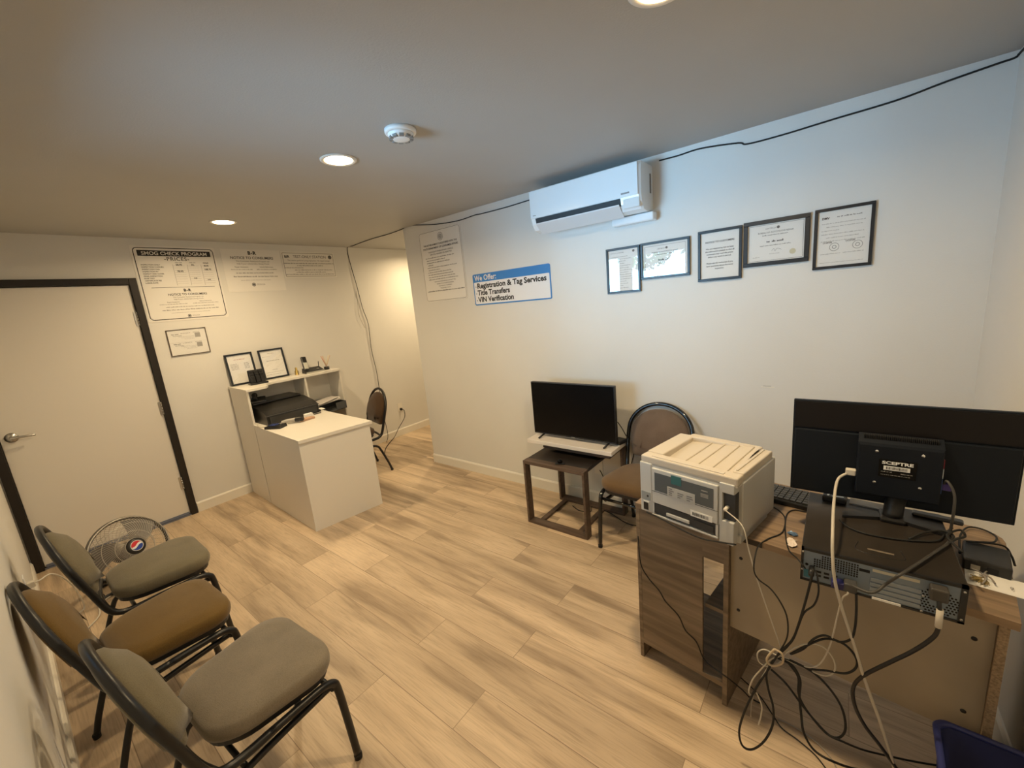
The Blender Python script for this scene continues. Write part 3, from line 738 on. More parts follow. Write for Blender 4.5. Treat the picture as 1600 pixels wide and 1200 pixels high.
# card reader and bits in front of the printer
t = thing('card_terminal', 'black card terminal with a blue screen at the front edge of the white desk', 'card terminal', (.80, -1.345, .752), .5)
b = MB(); b.loft([[(-.075, -.045, 0), (.075, -.045, 0), (.075, .045, 0), (-.075, .045, 0)], [(-.075, -.042, .020), (.072, -.042, .028), (.072, .042, .028), (-.075, .042, .020)]], BLACK, smooth=False); b.build('body', t)
MB().box((-.05, -.03, .0262), (.02, .03, .0285), mat('screen_blue', (.04, .06, .20), .2)).build('screen', t)
b = MB(); b.tube([(.53, -1.385, .757), (.56, -1.40, .7555), (.62, -1.405, .7555), (.67, -1.39, .7555), (.72, -1.36, .757)], .0035, CORDW)
tag(b.build('terminal_cable', None, (.6, -1.36, .752), True), 'short pale cord curling from the card terminal at the desk edge', 'cord')
t = thing('hand_scanner', 'grey and black hand-held scanner lying on the white desk before the black printer', 'scanner', (.80, -1.21, .752), .9)
b = MB(); b.tube([(-.08, 0, .018), (-.04, .005, .024), (.03, 0, .026), (.075, -.006, .024)], lambda u: .014 + .007 * u, mat('scanner_grey', (.45, .42, .38), .4)); b.build('handle', t)
MB().box((.03, -.026, .012), (.10, .02, .044), BLACK, bev=.006).build('head', t)
tag(MB().box((.80, -1.165, .752), (.86, -1.03, .772), mat('tan_leather', (.52, .32, .20), .6), bev=.006).build('wallet', None, (.83, -1.1, .752), True), 'tan oblong case lying on the white desk beside the card terminal', 'case')
tag(MB().box((.735, -1.075, .752), (.775, -1.005, .79), PAPER, bev=.003).build('paper_box', None, (.755, -1.04, .752), True), 'little white box on the desk at the corner of the black printer', 'box')
tag(MB().box((.70, -.965, .752), (.715, -.90, .758), BLACK, M=None).build('pen', None, (.7, -.93, .752), True), 'black pen lying right of the black printer', 'pen')
# tray and papers at the right end
t = thing('paper_tray', 'dark grey paper tray at the right end of the shelf unit counter', 'paper tray', (.245, -.565, .655), .0)
DG = mat('tray_grey', (.10, .105, .105), .5)
b = MB(); b.box((-.13, -.135, 0), (.13, .115, .004), DG); b.box((-.13, .108, 0), (.13, .115, .08), DG); b.box((-.13, -.135, 0), (.13, -.128, .05), DG); b.box((-.13, -.135, 0), (-.123, .115, .08), DG); b.box((.123, .0, 0), (.13, .115, .08), DG); b.build('tray', t)
for k in range(7):
    b = MB(); c = [(-.09, -.12), (.09, -.12), (.09, .12), (-.09, .12)]
    z = .084 + k * .0045; q = [random.uniform(0, .012) for _ in c]
    b.loft([[(x, y, z + q[i]) for i, (x, y) in enumerate(c)], [(x, y, z + q[i] + .0015) for i, (x, y) in enumerate(c)]], PAPER if k % 3 else mat('paper_grey', (.55, .52, .5), .8), T4((.245 + random.uniform(-.03, .03), -.605 + random.uniform(-.012, .012), .655)) @ R4(random.uniform(-.22, .22), 'Z') @ R4(.08, 'X'), smooth=False)
    tag(b.build('paper_sheet', None, (.245, -.61, .655 + z), True), 'loose papers heaped on the dark grey tray at the end of the counter', 'paper', 'papers heaped on the tray')
for k in range(4):
    b = MB(); b.box((-.07, -.05, 0), (.07, .05, .0012), PAPER, T4((.50 + .02 * k, -.96 + .03 * k, .753 + .002 * k)) @ R4(.5 * k, 'Z'))
    tag(b.build('paper_slip', None, (.50, -.96, .753), True), 'small white paper slips lying beside the divider on the counter', 'paper', 'paper slips on the counter')
tag(MB().box((.62, -.97, .752), (.66, -.87, .778), BLACK, bev=.008).build('stapler', None, (.64, -.92, .752), True), 'small black stapler among the papers behind the desktop', 'stapler')

# ------------------------------------------------------------------ banquet chairs
FGREY = fabric('fabric_grey_green', (.20, .17, .108), (.13, .11, .068))
FMUST = fabric('fabric_mustard', (.165, .098, .026), (.12, .07, .018))
FTAUPE = fabric('fabric_taupe', (.255, .215, .160), (.165, .138, .10))
FBROWN = fabric('fabric_brown', (.17, .105, .05), (.11, .066, .03))
FROSE = fabric('fabric_taupe_back', (.20, .145, .11), (.14, .10, .075))
FDARK = fabric('fabric_dark_brown', (.09, .05, .025), (.06, .035, .018))
def arch(i, w=.196, z0=.50, zt=.835):
    """outline of the back pad in (x, up), inset i"""
    w2 = w - i; pts = []
    zc = zt - .17 - i * .45
    for k in range(17):
        a = PI * k / 16; pts.append((w2 * math.cos(a), zc + (zt - zc - i) * math.sin(a)))
    r = .035
    pts += [(-w2, zc - .06), (-w2 + .012, (z0 + zc) / 2)]
    for k in range(5):
        a = PI + PI / 2 * k / 4; pts.append((-w2 + .022 + r + r * math.cos(a), z0 + i + r + r * math.sin(a)))
    for k in range(5):
        a = 3 * PI / 2 + PI / 2 * k / 4; pts.append((w2 - .022 - r + r * math.cos(a), z0 + i + r + r * math.sin(a)))
    pts += [(w2 - .012, (z0 + zc) / 2), (w2, zc - .06)]
    return pts
def make_chair(label, loc, rz, seatm, backm, group=None, frame=None, top=0.0):
    fr = frame or BLACKM
    t = thing('banquet_chair', label, 'chair', loc, rz, group)
    b = MB()
    def so(i, w=.425, d=.385):
        pts = []
        for x, y in rrect(w - 2 * i, d - 2 * i, .11 - i * .6, 7):
            pts.append((x * (1 + .26 * (y / d) - .05), y + .0))
        return pts
    cushion(b, so, .412, .472, seatm, edge=.013, dome=.012); b.build('seat', t)
    b = MB(); b.loft([[(x * .93, y * .93, z) for x, y in so(.0)] for z in (.392, .413)], BLACK, smooth=False); b.build('seat_pan', t)
    # the back leans: rotate about the seat's rear edge
    lean = math.radians(16)
    def lp(x, u, n):      # x across, u up the back, n forward of the tube plane
        z0 = .44; h = u - z0
        return Vector((x, -.232 - h * math.sin(lean) + n * math.cos(lean), z0 + h * math.cos(lean) + n * math.sin(lean)))
    b = MB()
    prof = [(.020, -.022), (.006, -.018), (0, -.008), (0, .008), (.006, .02), (.020, .028), (.05, .050), (.09, .060)]
    b.loft([[lp(x, u, n) for x, u in arch(i, zt=.835 + top)] for i, n in prof], backm); b.build('backrest', t)
    b = MB(); r = .0135
    P = []
    S = [Vector((-.205, -.05, .380)), Vector((-.205, -.145, .380)), Vector((-.205, -.195, .392)), Vector((-.205, -.228, .43))]
    P += S + [lp(-.213, .55, 0), lp(-.216, .66, 0)]
    for k in range(1, 12):
        a = PI - PI * k / 12; P.append(lp(.216 * math.cos(a), .675 + top + .195 * math.sin(a), 0))
    P += [lp(.216, .66, 0), lp(.213, .55, 0)] + [Vector((-v.x, v.y, v.z)) for v in reversed(S)]
    b.tube(P, r, fr, n=10, sub=5); b.build('back_frame', t)
    for sx in (-1, 1):
        b = MB(); x = .205 * sx
        b.tube([(x, -.06, .380), (x, .04, .380), (x, .115, .377), (x, .150, .362), (x, .163, .33), (x * 1.02, .172, .2), (x * 1.04, .182, .012)], r, fr, n=10, sub=6); lg = b.build('leg', t)
        MB().lathe([(.014, 0), (.015, .018), (.0135, .022)], RUBBER, T4((x * 1.04, .182, 0)), 12).build('foot_cap', lg)
        b = MB(); x2 = .178 * sx
        b.tube([(x2, .152, .330), (x2, .10, .327), (x2, -.10, .310), (x2, -.165, .292), (x2, -.195, .25), (x2 * 1.06, -.25, .10), (x2 * 1.09, -.275, .012)], .0115, fr, n=10, sub=6); lg = b.build('leg', t)
        MB().lathe([(.013, 0), (.014, .018), (.0125, .022)], RUBBER, T4((x2 * 1.09, -.275, 0)), 12).build('foot_cap', lg)
    b = MB(); b.tube([(-.20, .150, .335), (.20, .150, .335)], .010, fr); b.build('stretcher', t)
    b = MB(); b.tube([(-.178, -.13, .300), (.178, -.13, .300)], .009, fr); b.build('stretcher', t)
    b = MB(); b.tube([(-.205, -.205, .402), (-.12, -.222, .396), (0, -.23, .394), (.12, -.222, .396), (.205, -.205, .402)], .011, fr); b.build('stretcher', t)
    return t
g = 'banquet chairs in a row along the left wall'
make_chair('nearest grey-taupe banquet chair against the left wall', (2.985, -2.38, 0), math.radians(4), FTAUPE, FGREY, g, top=-.035)
make_chair('mustard brown banquet chair between the two grey ones by the left wall', (2.35, -2.49, 0), math.radians(3), FMUST, FMUST, g, top=-.030)
make_chair('grey-green banquet chair by the left wall, next to the floor fan', (1.78, -2.40, 0), math.radians(0), FGREY, FGREY, g, top=-.030)
make_chair('banquet chair with brown seat and shiny frame against the long wall behind the old printer', (3.600, -.365, 0), math.radians(177), FBROWN, FROSE, frame=mat('glossy_black_tube', (.012, .013, .015), .12, .4, coat=.6))
make_chair('dark brown banquet chair pulled up behind the white reception desk', (.665, -.60, 0), math.radians(168), FDARK, FDARK, top=-.01)

# ------------------------------------------------------------------ floor fan
t = thing('floor_fan', 'round grey floor fan with red, white and blue badge before the white door', 'fan', (.86, -2.41, 0), math.radians(20))
WIRE = mat('fan_wire', (.50, .47, .42), .3, .6); FANG = mat('fan_grey', (.10, .095, .09), .4)
Mf = T4((0, 0, .232)) @ R4(math.radians(-24), 'Y') @ R4(PI / 2, 'Y') @ R4(PI / 2, 'Z')      # local z -> facing the room
Rr = .215
def gprof(r, s): return s * (.018 + .072 * math.sqrt(max(0, 1 - (r / Rr) ** 2)))
for s, nm in ((1, 'front_grille'), (-1, 'rear_grille')):
    b = MB(); n = 72 if s > 0 else 40
    for k in range(n):
        a0 = 2 * PI * k / n; pts = []
        for j in range(7):
            r = .055 + (Rr - .055) * j / 6; a = a0 + .5 * s * (j / 6)
            pts.append((r * math.cos(a), r * math.sin(a), gprof(r, s)))
        b.tube(pts, .0013, WIRE, Mf, n=4, sub=2)
    for r in (.055, .105, .165, Rr):
        b.tube([(r * math.cos(2 * PI * k / 40), r * math.sin(2 * PI * k / 40), gprof(r, s)) for k in range(40)], .0018 if r < Rr else .0045, WIRE, Mf, n=6, sub=1, closed=True, smooth_path=False)
    b.build(nm, t)
MB().tube([(Rr * math.cos(2 * PI * k / 48), Rr * math.sin(2 * PI * k / 48), 0) for k in range(48)], .011, FANG, Mf, n=8, sub=1, closed=True, smooth_path=False).build('rim', t)
b = MB(); b.lathe([(.050, .072), (.054, .085), (.048, .096), (.040, .100)], BLACK, Mf); b.build('hub', t)
RED = mat('badge_red', (.60, .02, .025), .35); BLU = mat('badge_blue', (.015, .05, .32), .35); BW = mat('badge_white', (.8, .8, .8), .35)
b = MB(); zb = .1012
def seg(f0, f1, m, z):
    tt = bmesh.new(); vs = []; R0_ = .031; n = 20
    up = []; dn = []
    for k in range(n + 1):
        x = -R0_ + 2 * R0_ * k / n; c = math.sqrt(max(0, R0_ ** 2 - x * x))
        up.append((x, min(c, f1(x)))); dn.append((x, max(-c, f0(x))))
    for k in range(n):
        q = [dn[k], dn[k + 1], up[k + 1], up[k]]
        if max(q[2][1] - q[1][1], q[3][1] - q[0][1]) < 1e-4: continue
        tt.faces.new([tt.verts.new((p[0], p[1], z)) for p in q])
    b.merge(tt, m, Mf @ R4(math.radians(8), 'Z'))
wv = lambda x: .006 * math.sin(x / .031 * PI * .9)
seg(lambda x: .007 + wv(x), lambda x: 1, RED, zb); seg(lambda x: -.006 + wv(x), lambda x: .007 + wv(x), BW, zb); seg(lambda x: -1, lambda x: -.006 + wv(x), BLU, zb)
b.tube([(.033 * math.cos(2 * PI * k / 32), .033 * math.sin(2 * PI * k / 32), .1005) for k in range(32)], .002, BW, Mf, n=6, sub=1, closed=True, smooth_path=False)
b.build('badge', t)
BL = mat('fan_blade', (.17, .16, .15), .35)
for k in range(3):
    a0 = 2 * PI * k / 3 + .5
    b = MB()
    def fb(u, v, a0=a0):
        r = .045 + .155 * u; a = a0 + (v - .5) * (1.15 - .25 * u) + .45 * u
        return Vector((r * math.cos(a), r * math.sin(a), .012 - .03 * (v - .5) * 1.4))
    b.grid(fb, 8, 8, BL, Mf); b.grid(lambda u, v: fb(u, v) + Vector((0, 0, -.002)), 8, 8, BL, Mf); b.build('blade', t)
b = MB(); b.lathe([(.048, -.03), (.048, .03), (.035, .045)], FANG, Mf); b.lathe([(.055, -.13), (.06, -.10), (.06, -.04)], FANG, Mf); b.build('motor', t)
b = MB(); b.tube([(-.02, -.222, .235), (-.02, -.232, .16), (-.01, -.21, .03), (.0, -.18, .012), (.0, .18, .012), (-.01, .21, .03), (-.02, .232, .16), (-.02, .222, .235)], .011, BLACKM, sub=5)
b.tube([(-.17, -.15, .012), (-.17, .15, .012)], .011, BLACKM); b.tube([(-.17, -.15, .012), (.0, -.19, .012)], .011, BLACKM); b.tube([(-.17, .15, .012), (0, .19, .012)], .011, BLACKM)
b.build('stand', t)
# fan cord and left outlet
t = thing('wall_outlet', 'white wall outlet low on the left wall behind the far chair', 'outlet', (1.30, YL, .42))
b = MB(); b.box((-.035, 0, -.057), (.035, .005, .057), WPL, bev=.002); b.build('cover_plate', t)
b = MB(); b.tube([(1.30, YL + .012, .42), (1.30, YL + .05, .425), (1.22, YL + .10, .40), (1.02, -2.70, .22), (.93, -2.68, .02), (.98, -2.72, .007), (1.12, -2.77, .007), (1.22, -2.72, .007), (1.12, -2.64, .007), (.98, -2.62, .007), (.92, -2.56, .007), (.88, -2.54, .008), (.80, -2.50, .01)], .0042, CORDW)
b.box((1.285, YL + .005, .405), (1.315, YL + .035, .435), CORDW, bev=.004)
tag(b.build('fan_cable', None, (1.1, -2.7, 0), True), 'white power cord looping over the floor from the left wall to the fan', 'cord')
b = MB(); b.tube([(1.25, -2.70, .007), (1.33, -2.74, .007), (1.42, -2.72, .007), (1.50, -2.66, .007), (1.56, -2.70, .007), (1.50, -2.76, .007), (1.38, -2.78, .007), (1.27, -2.76, .007)], .0036, CORDW)
b.box((1.30, -2.725, .0), (1.37, -2.70, .022), WPL, bev=.004)
tag(b.build('charger_cable', None, (1.4, -2.73, 0), True), 'thin white charger cord with a small plug coiled on the floor by the left baseboard', 'cord')

# ------------------------------------------------------------------ hall outlet with plug
t = thing('wall_outlet', 'pale wall outlet low on the wall near the hallway, right of the desk chair', 'outlet', (0, .485, .375))
b = MB(); b.box((0, -.035, -.057), (.005, .035, .057), TRIM, bev=.002); b.build('cover_plate', t)
b = MB(); b.box((.005, .472, .335), (.035, .498, .365), BLACK, bev=.004)
b.tube([(.035, .485, .35), (.06, .50, .33), (.06, .49, .24), (.05, .38, .12), (.05, .30, .03), (.10, .20, .008), (.25, .02, .006), (.42, -.12, .006), (.55, -.2, .006)], .0042, RUBBER)
tag(b.build('power_cable', None, (.05, .485, .35), True), 'black cord hanging from the hallway outlet to the floor', 'cord')

# ------------------------------------------------------------------ nesting tables, television
DKW = wood('dark_walnut', (.125, .085, .062), (.07, .047, .034), 0)
ESP = mat('espresso_top', (.022, .017, .014), .3, var=.3)
MARB = mat('white_board', (.80, .74, .68), .35, var=.08, vscale=4)
t = thing('side_table', 'low side table with black top and dark wood loop legs beneath the white one', 'side table', (3.02, -.3, 0))
def loop(b, x0, x1, y0, y1, z0, z1, w, m):
    b.box((x0, y0, z0), (x0 + w, y1, z1), m); b.box((x1 - w, y0, z0), (x1, y1, z1), m); b.box((x0 + w, y0, z0), (x1 - w, y1, z0 + w * .75), m); b.box((x0 + w, y0, z1 - w * .62), (x1 - w, y1, z1), m)
x0, x1 = 2.778, 3.272
MB().box((x0 + .004, -.449, .466), (x1 - .004, -.105, .489), ESP, bev=.002).build('tabletop', t, world=True)
for xa, xb in ((x0, x0 + .017), (x1 - .017, x1)):
    MB().box((xa, -.512, 0), (xb, -.450, .489), DKW, bev=.002).build('leg', t, world=True)
MB().box((x0 + .017, -.512, .466), (x1 - .017, -.450, .489), DKW).build('apron', t, world=True)
MB().box((x0 + .017, -.512, 0), (x1 - .017, -.450, .017), DKW).build('foot_rail', t, world=True)
MB().box((2.850, -.449, 0), (2.885, -.115, .017), DKW).build('floor_rail', t, world=True)
MB().box((3.17, -.449, 0), (3.205, -.115, .017), DKW).build('floor_rail', t, world=True)
t = thing('side_table', 'white-topped side table with dark legs under the television', 'side table', (3.05, -.15, 0))
MB().box((2.690, -.322, .548), (3.383, -.022, .578), MARB, bev=.003).build('tabletop', t, world=True)
for xa in (2.805, 3.345):
    MB().box((xa, -.105, 0), (xa + .017, -.035, .548), DKW, bev=.002).build('leg', t, world=True)
MB().box((2.822, -.105, 0), (3.345, -.035, .017), DKW).build('foot_rail', t, world=True)
MB().box((2.82, -.30, .52), (3.36, -.05, .548), DKW).build('under_frame', t, world=True)

t = thing('television', 'small flat black television on the white side table against the long wall', 'television', (3.04, -.2, .578))
x0, x1, z0, z1 = 2.698, 3.378, .60, 1.008
MB().box((x0, -.225, z0), (x1, -.195, z1), BLACK, bev=.003).box((x0 + .08, -.195, z0 + .02), (x1 - .08, -.16, z0 + .25), BLACK, bev=.01).build('casing', t, world=True)
MB().box((x0 + .006, -.2265, z0 + .012), (x1 - .006, -.2255, z1 - .006), GLOSS).build('screen', t, world=True)
for x in (x0 + .09, x1 - .055):
    b = MB(); b.tube([(x, -.20, z0 + .005), (x - .012, -.285, .584)], .0075, BLACK, n=6); b.tube([(x, -.20, z0 + .005), (x - .012, -.12, .584)], .0075, BLACK, n=6); b.build('foot', t, world=True)
MB().box((3.025, -.2268, z0 + .004), (3.055, -.2262, z0 + .008), INKL).build('logo', t, world=True)
t = thing('cable_box', 'small black box on the white side table right of the television', 'cable box', (3.362, -.13, .578), -.2)
MB().box((-.045, -.045, 0), (.03, .045, .026), BLACK, bev=.006).build('body', t)
b = MB(); b.tube([(3.36, -.155, .74), (3.385, -.14, .69), (3.40, -.10, .62), (3.41, -.05, .59), (3.432, -.012, .575), (3.42, -.010, .5), (3.36, -.010, .3), (3.28, -.018, .19), (3.19, -.018, .2), (3.13, -.008, .28)], .003, RUBBER)
tag(b.build('television_cable', None, (3.4, -.06, .2), True), 'thin black cord dropping from the television behind the side tables', 'cord')
t = thing('webcam', 'small shiny black gadget on the black tabletop', 'gadget', (3.06, -.455, .489), .4)
b = MB(); b.box((-.035, -.012, 0), (.035, .012, .01), BLACK, bev=.004); b.build('base', t)
MB().lathe([(.015, .01), (.019, .02), (.016, .032), (.006, .037)], GLOSS, None, 16).build('lens', t)
tag(MB().tube([(2.98, -.20, .032), (3.05, -.22, .02), (3.12, -.18, .008), (3.10, -.1, .008), (3.25, -.12, .005), (3.45, -.2, .005), (3.62, -.1, .006)], .0035, RUBBER).build('power_cable', None, (3.1, -.2, 0), True), 'black cord lying on the floor beneath the side tables', 'cord')
t = thing('wall_outlet', 'outlet plate on the long wall under the side tables', 'outlet', (3.12, 0, .30))
MB().box((-.035, -.005, -.057), (.035, 0, .057), TRIM, bev=.002).build('cover_plate', t)
# ------------------------------------------------------------------ computer desk (seen from behind)
WD = wood('desk_wood', (.24, .18, .122), (.13, .095, .062), 0, .6)
WDV = wood('desk_wood_grain_up', (.24, .18, .122), (.13, .095, .062), 0, .6, .8)
CHIP = mat('chipboard', (.36, .26, .165), .8, var=.45, vscale=180, bump=.3, bscale=300)
MDF = mat('backing_board', (.36, .30, .22), .75, var=.22, vscale=3)
GREYW = wood('grey_wood', (.16, .16, .155), (.09, .088, .085), 0, .6)
DA = math.radians(-8)
dk = thing('computer_desk', 'worn wood-grain computer desk with unfinished back, carrying the old printer and the monitor', 'desk', (3.895, -1.195, 0), DA)
TOPZ = .757
b = MB(); cor = [(0, 0), (1.022, 0), (1.022, .42)] + [(.952 + .07 * math.cos(a), .42 + .07 * math.sin(a)) for a in (.4, .8, 1.2, PI / 2)] + [(0, .49)]
b.prism(cor, TOPZ - .022, TOPZ, wood('desk_wood_light', (.30, .205, .125), (.17, .115, .07), 0, .6)); b.build('desktop', dk)
MB().box((.41, -.0012, TOPZ - .021), (.47, .0, TOPZ - .002), mat('edge_dark', (.03, .022, .016), .7)).build('bare_edge', dk)
MB().box((0.0, .004, 0), (.016, .47, TOPZ - .022), WD).build('side_panel', dk)
MB().box((.349, .002, 0), (.366, .47, TOPZ - .022), WD).build('side_panel', dk)
MB().box((.990, .004, 0), (1.008, .45, TOPZ - .022), CHIP).build('side_panel', dk)
MB().box((.017, .004, .098), (.273, .016, TOPZ - .022), WDV).build('back_panel', dk)
MB().box((.273, .004, .618), (.349, .016, TOPZ - .022), WD).build('back_rail', dk)
MB().box((.016, .004, .078), (.349, .45, .098), WD).build('bottom_shelf', dk)
MB().box((.273, .03, .385), (.349, .45, .400), WD).build('shelf', dk)
MB().box((.367, .022, .355), (.989, .032, TOPZ - .026), MDF).build('modesty_panel', dk)
for u, z in ((.40, .655), (.395, .44), (.955, .66), (.955, .43)): MB().cyl((u, .0205, z), .006, .002, INK, axis='y', n=10).build('screw_hole', dk)
def D(u, v, z): return mw(dk) @ Vector((u, v, z))

# ------------------------------------------------------------------ old printer on the desk
PG = mat('printer_grey', (.52, .52, .50), .45, bump=.05, bscale=500); PC_ = mat('printer_cream', (.56, .50, .41), .45, bump=.05, bscale=500)
PD = mat('printer_slot_dark', (.035, .037, .04), .5)
pt = thing('laser_printer', 'bulky grey and cream laser printer at the left end of the wood-grain desk', 'printer', (3.945, -1.258, TOPZ), math.radians(-12.2))
W_, Dp, Hh = .362, .325, .248
b = MB()
b.box((.0, .0, .012), (.050, Dp, Hh - .03), PG, bev=.004)                 # left column
b.box((.050, .004, .062), (.302, Dp, Hh - .03), PG)                         # middle body
b.box((.050, .05, .010), (.302, Dp, .062), PG)
b.box((.302, .040, .008), (W_, Dp, Hh - .03), PG, bev=.004)               # right column, set back
b.box((.302, .0, .0), (.350, .042, .085), PG, bev=.003); b.box((.302, .0, .185), (.350, .042, Hh - .028), PG, bev=.003); b.box((.302, .0, .08), (.312, .042, .19), PG)
b.box((.338, .03, .0), (W_, Dp - .06, .03), PG, bev=.004)
b.build('body', pt)
b = MB(); b.box((.053, -.004, .064), (.299, .006, .205), PG, bev=.003); b.box((.053, -.0048, .112), (.299, -.0035, .1135), PD); b.build('rear_door', pt)
b = MB(); b.box((.066, -.0055, .118), (.285, -.0035, .190), mat('panel_slate', (.085, .098, .105), .4)); 
b.build('label_panel', pt)
b = MB(); b.box((.133, -.0066, .165), (.172, -.005, .198), mat('label_teal', (.03, .13, .14), .4)); b.box((.118, -.0066, .112), (.222, -.0052, .150), mat('label_pale', (.42, .42, .40), .6))
b.build('sticker', pt)
b = MB()
for r in range(4):
    for s_ in range(3): 
        if random.random() < .85: b.box((.124 + s_ * .034, -.0072, .118 + r * .008), (.124 + s_ * .034 + random.uniform(.01, .024), -.0065, .121 + r * .008), INKG)
b.box((.244, -.0060, .172), (.266, -.0055, .175), INKL)
for k in range(3): b.box((.242, -.0060, .150 + k * .005), (.268, -.0055, .152 + k * .005), INKL)
b.build('print', pt)
b = MB(); b.box((.058, .0, .022), (.298, .05, .060), PD); b.build('rear_slot', pt)
b = MB(); b.box((.05, -.003, .008), (.300, .012, .016), PG, bev=.002); b.box((.052, -.002, .016), (.060, .010, .062), PG); b.box((.292, -.002, .016), (.300, .010, .062), PG); b.box((.11, -.004, .026), (.20, .0, .040), PG, bev=.003); b.box((.215, -.003, .026), (.285, -.001, .050), PD); b.build('slot_frame', pt)
b = MB(); b.box((.205, -.0052, .064), (.282, -.0040, .086), mat('sticker_white', (.75, .75, .72), .6)); 
for k in range(16): b.box((.213 + k * .0036, -.0058, .0695), (.213 + k * .0036 + random.uniform(.0008, .0026), -.0053, .0805), INK)
b.build('barcode_sticker', pt)
b = MB(); b.box((.012, -.004, .018), (.040, .004, .060), PG, bev=.003); b.box((.016, -.0052, .024), (.036, -.0035, .054), BLACK); b.build('power_inlet', pt)
b = MB(); b.box((.006, -.002, .064), (.044, .001, .098), mat('inlet_grey', (.28, .30, .30), .5)); b.cyl((.033, -.003, .082), .004, .003, INK, axis='y', n=10); b.build('switch_plate', pt)
b = MB(); b.box((.313, .012, .086), (.349, .0395, .184), PD); b.build('port_bay', pt)
# top: cream cover with the curved paper rest
b = MB(); zt = Hh
o_ = [(.004, .004), (W_ - .004, .004), (W_ - .004, Dp - .012), (W_ - .04, Dp), (.04, Dp), (.004, Dp - .012)]
b.prism(o_, Hh - .036, Hh - .031, PC_)
b.box((.004, .004, Hh - .032), (W_ - .004, .052, Hh - .004), PC_, bev=.005)
b.box((.004, .052, Hh - .032), (.070, Dp - .02, Hh - .002), PC_, bev=.004)
b.box((W_ - .040, .052, Hh - .032), (W_ - .004, Dp - .02, Hh - .002), PC_, bev=.004)
b.box((.05, Dp - .045, Hh - .032), (W_ - .04, Dp - .005, Hh + .002), PC_, bev=.006)
b.box((.045, .012, Hh - .005), (.31, .026, Hh - .001), PC_, bev=.001)
b.box((W_ - .032, .06, Hh - .003), (W_ - .026, Dp - .03, Hh + .002), PC_, bev=.001)
b.build('top_cover', pt)
b = MB()
def rest(u, v): return Vector((.070 + .252 * u, .052 + .235 * v, Hh - .030 + .030 * math.sin(min(1, v * 1.1) * PI / 2) * (.2 + .8 * u) + .005 * v))
b.grid(rest, 14, 14, PC_)
for q in (.25, .45, .66, .86):
    pts = [rest(q + .06 * math.sin(j / 10 * PI * .6), j / 10) + Vector((0, 0, .0012)) for j in range(11)]
    b.tube(pts, .0036, PC_, n=6, sub=2)
b.build('paper_rest', pt)
b = MB(); b.tube([mw(pt) @ Vector(p) for p in ((.325, .028, .135), (.325, -.01, .130))], .006, CORDW)
b.tube([mw(pt) @ Vector((.325, -.008, .130)), at(1160, 822, 1, -1.40), at(1170, 860, 1, -1.41), at(1183, 905, 1, -1.42), at(1200, 955, 1, -1.42), at(1216, 1000, 1, -1.42), at(1222, 1018, 1, -1.42)], .0019, CORDV)
tag(b.build('printer_cable', None, (4.3, -1.4, .5), True), 'thin cream cable hanging straight from the old printer to the knot of cables', 'cable')
b = MB(); b.tube([at(1010, 800, 1, -1.275), at(1030, 809, 1, -1.285), at(1062, 826, 1, -1.31), at(1095, 841, 1, -1.32), at(1125, 847, 1, -1.34), at(1150, 851, 1, -1.35)], .0028, RUBBER)
tag(b.build('power_cable', None, (4.0, -1.28, .74), True), 'black cord sagging under the front edge of the old printer', 'cord')

# ------------------------------------------------------------------ keyboard, tower, monitor
kb = thing('keyboard', 'black keyboard on the wood-grain desk between the old printer and the monitor', 'keyboard', (4.43, -.90, TOPZ), math.radians(-9))
b = MB(); b.box((-.20, -.065, 0), (.20, .065, .020), BLACK, bev=.004); b.build('body', kb)
b = MB(); KEY = mat('key_black', (.035, .035, .034), .45)
for r in range(6):
    for c in range(19):
        b.box((-.192 + c * .0203, -.058 + r * .0195, .020), (-.192 + c * .0203 + .0172, -.058 + r * .0195 + .0162, .0265), KEY)
b.build('keys', kb)
pc = thing('computer_tower', 'flat black desktop computer showing its silver rear panel, under the monitor', 'computer', (4.638, -1.21, TOPZ))
x0, x1, y0, y1, z0, z1 = 4.474, 4.802, -1.405, -1.020, TOPZ, .860
TW = mat('tower_black', (.045, .036, .028), .42, .3, var=.4, vscale=7)
b = MB(); b.box((x0, y0 + .008, z0), (x1, y1, z1), TW, bev=.002); 
for q in ((x0, z0, x1, z0 + .006), (x0, z1 - .007, x1, z1), (x0, z0, x0 + .006, z1), (x1 - .012, z0, x1, z1)): b.box((q[0], y0, q[1]), (q[2], y0 + .01, q[3]), BLACK)
b.build('case', pc, world=True)
RP = mat('rear_panel_silver', (.20, .25, .31), .4, .15)
b = MB(); b.box((x0 + .006, y0 + .003, z0 + .006), (x1 - .012, y0 + .009, z1 - .007), RP); b.build('rear_panel', pc, world=True)
HOLE = mat('vent_hole', (.006, .006, .008), .8)
yy = y0 + .0022
b = MB()
for c in range(17):
    for r in range(6):
        if c < 3 and r < 2: continue
        b.box((x0 + .030 + c * .0058, yy, z1 - .018 - r * .0068), (x0 + .0338 + c * .0058, yy + .001, z1 - .0135 - r * .0068), HOLE)
b.build('vent', pc, world=True)
b = MB()
cx, cz = x1 - .048, z0 + .040
for r in range(9):
    for c in range(11):
        px, pz = cx - .033 + c * .0066 + (r % 2) * .0033, cz - .028 + r * .0070
        d = math.hypot(px - cx, pz - cz)
        if .014 < d < .037: b.cyl((px, yy, pz), .0024, .001, HOLE, axis='y', n=6)
b.build('fan_grid', pc, world=True)
b = MB()
for k in range(3): b.box((x0 + .036 + k * .018, yy, z0 + .022 + .0 * k), (x0 + .048 + k * .018, yy + .001, z0 + .028), HOLE)
for k in range(3): b.box((x0 + .036 + k * .018, yy, z0 + .034), (x0 + .048 + k * .018, yy + .001, z0 + .040), HOLE)
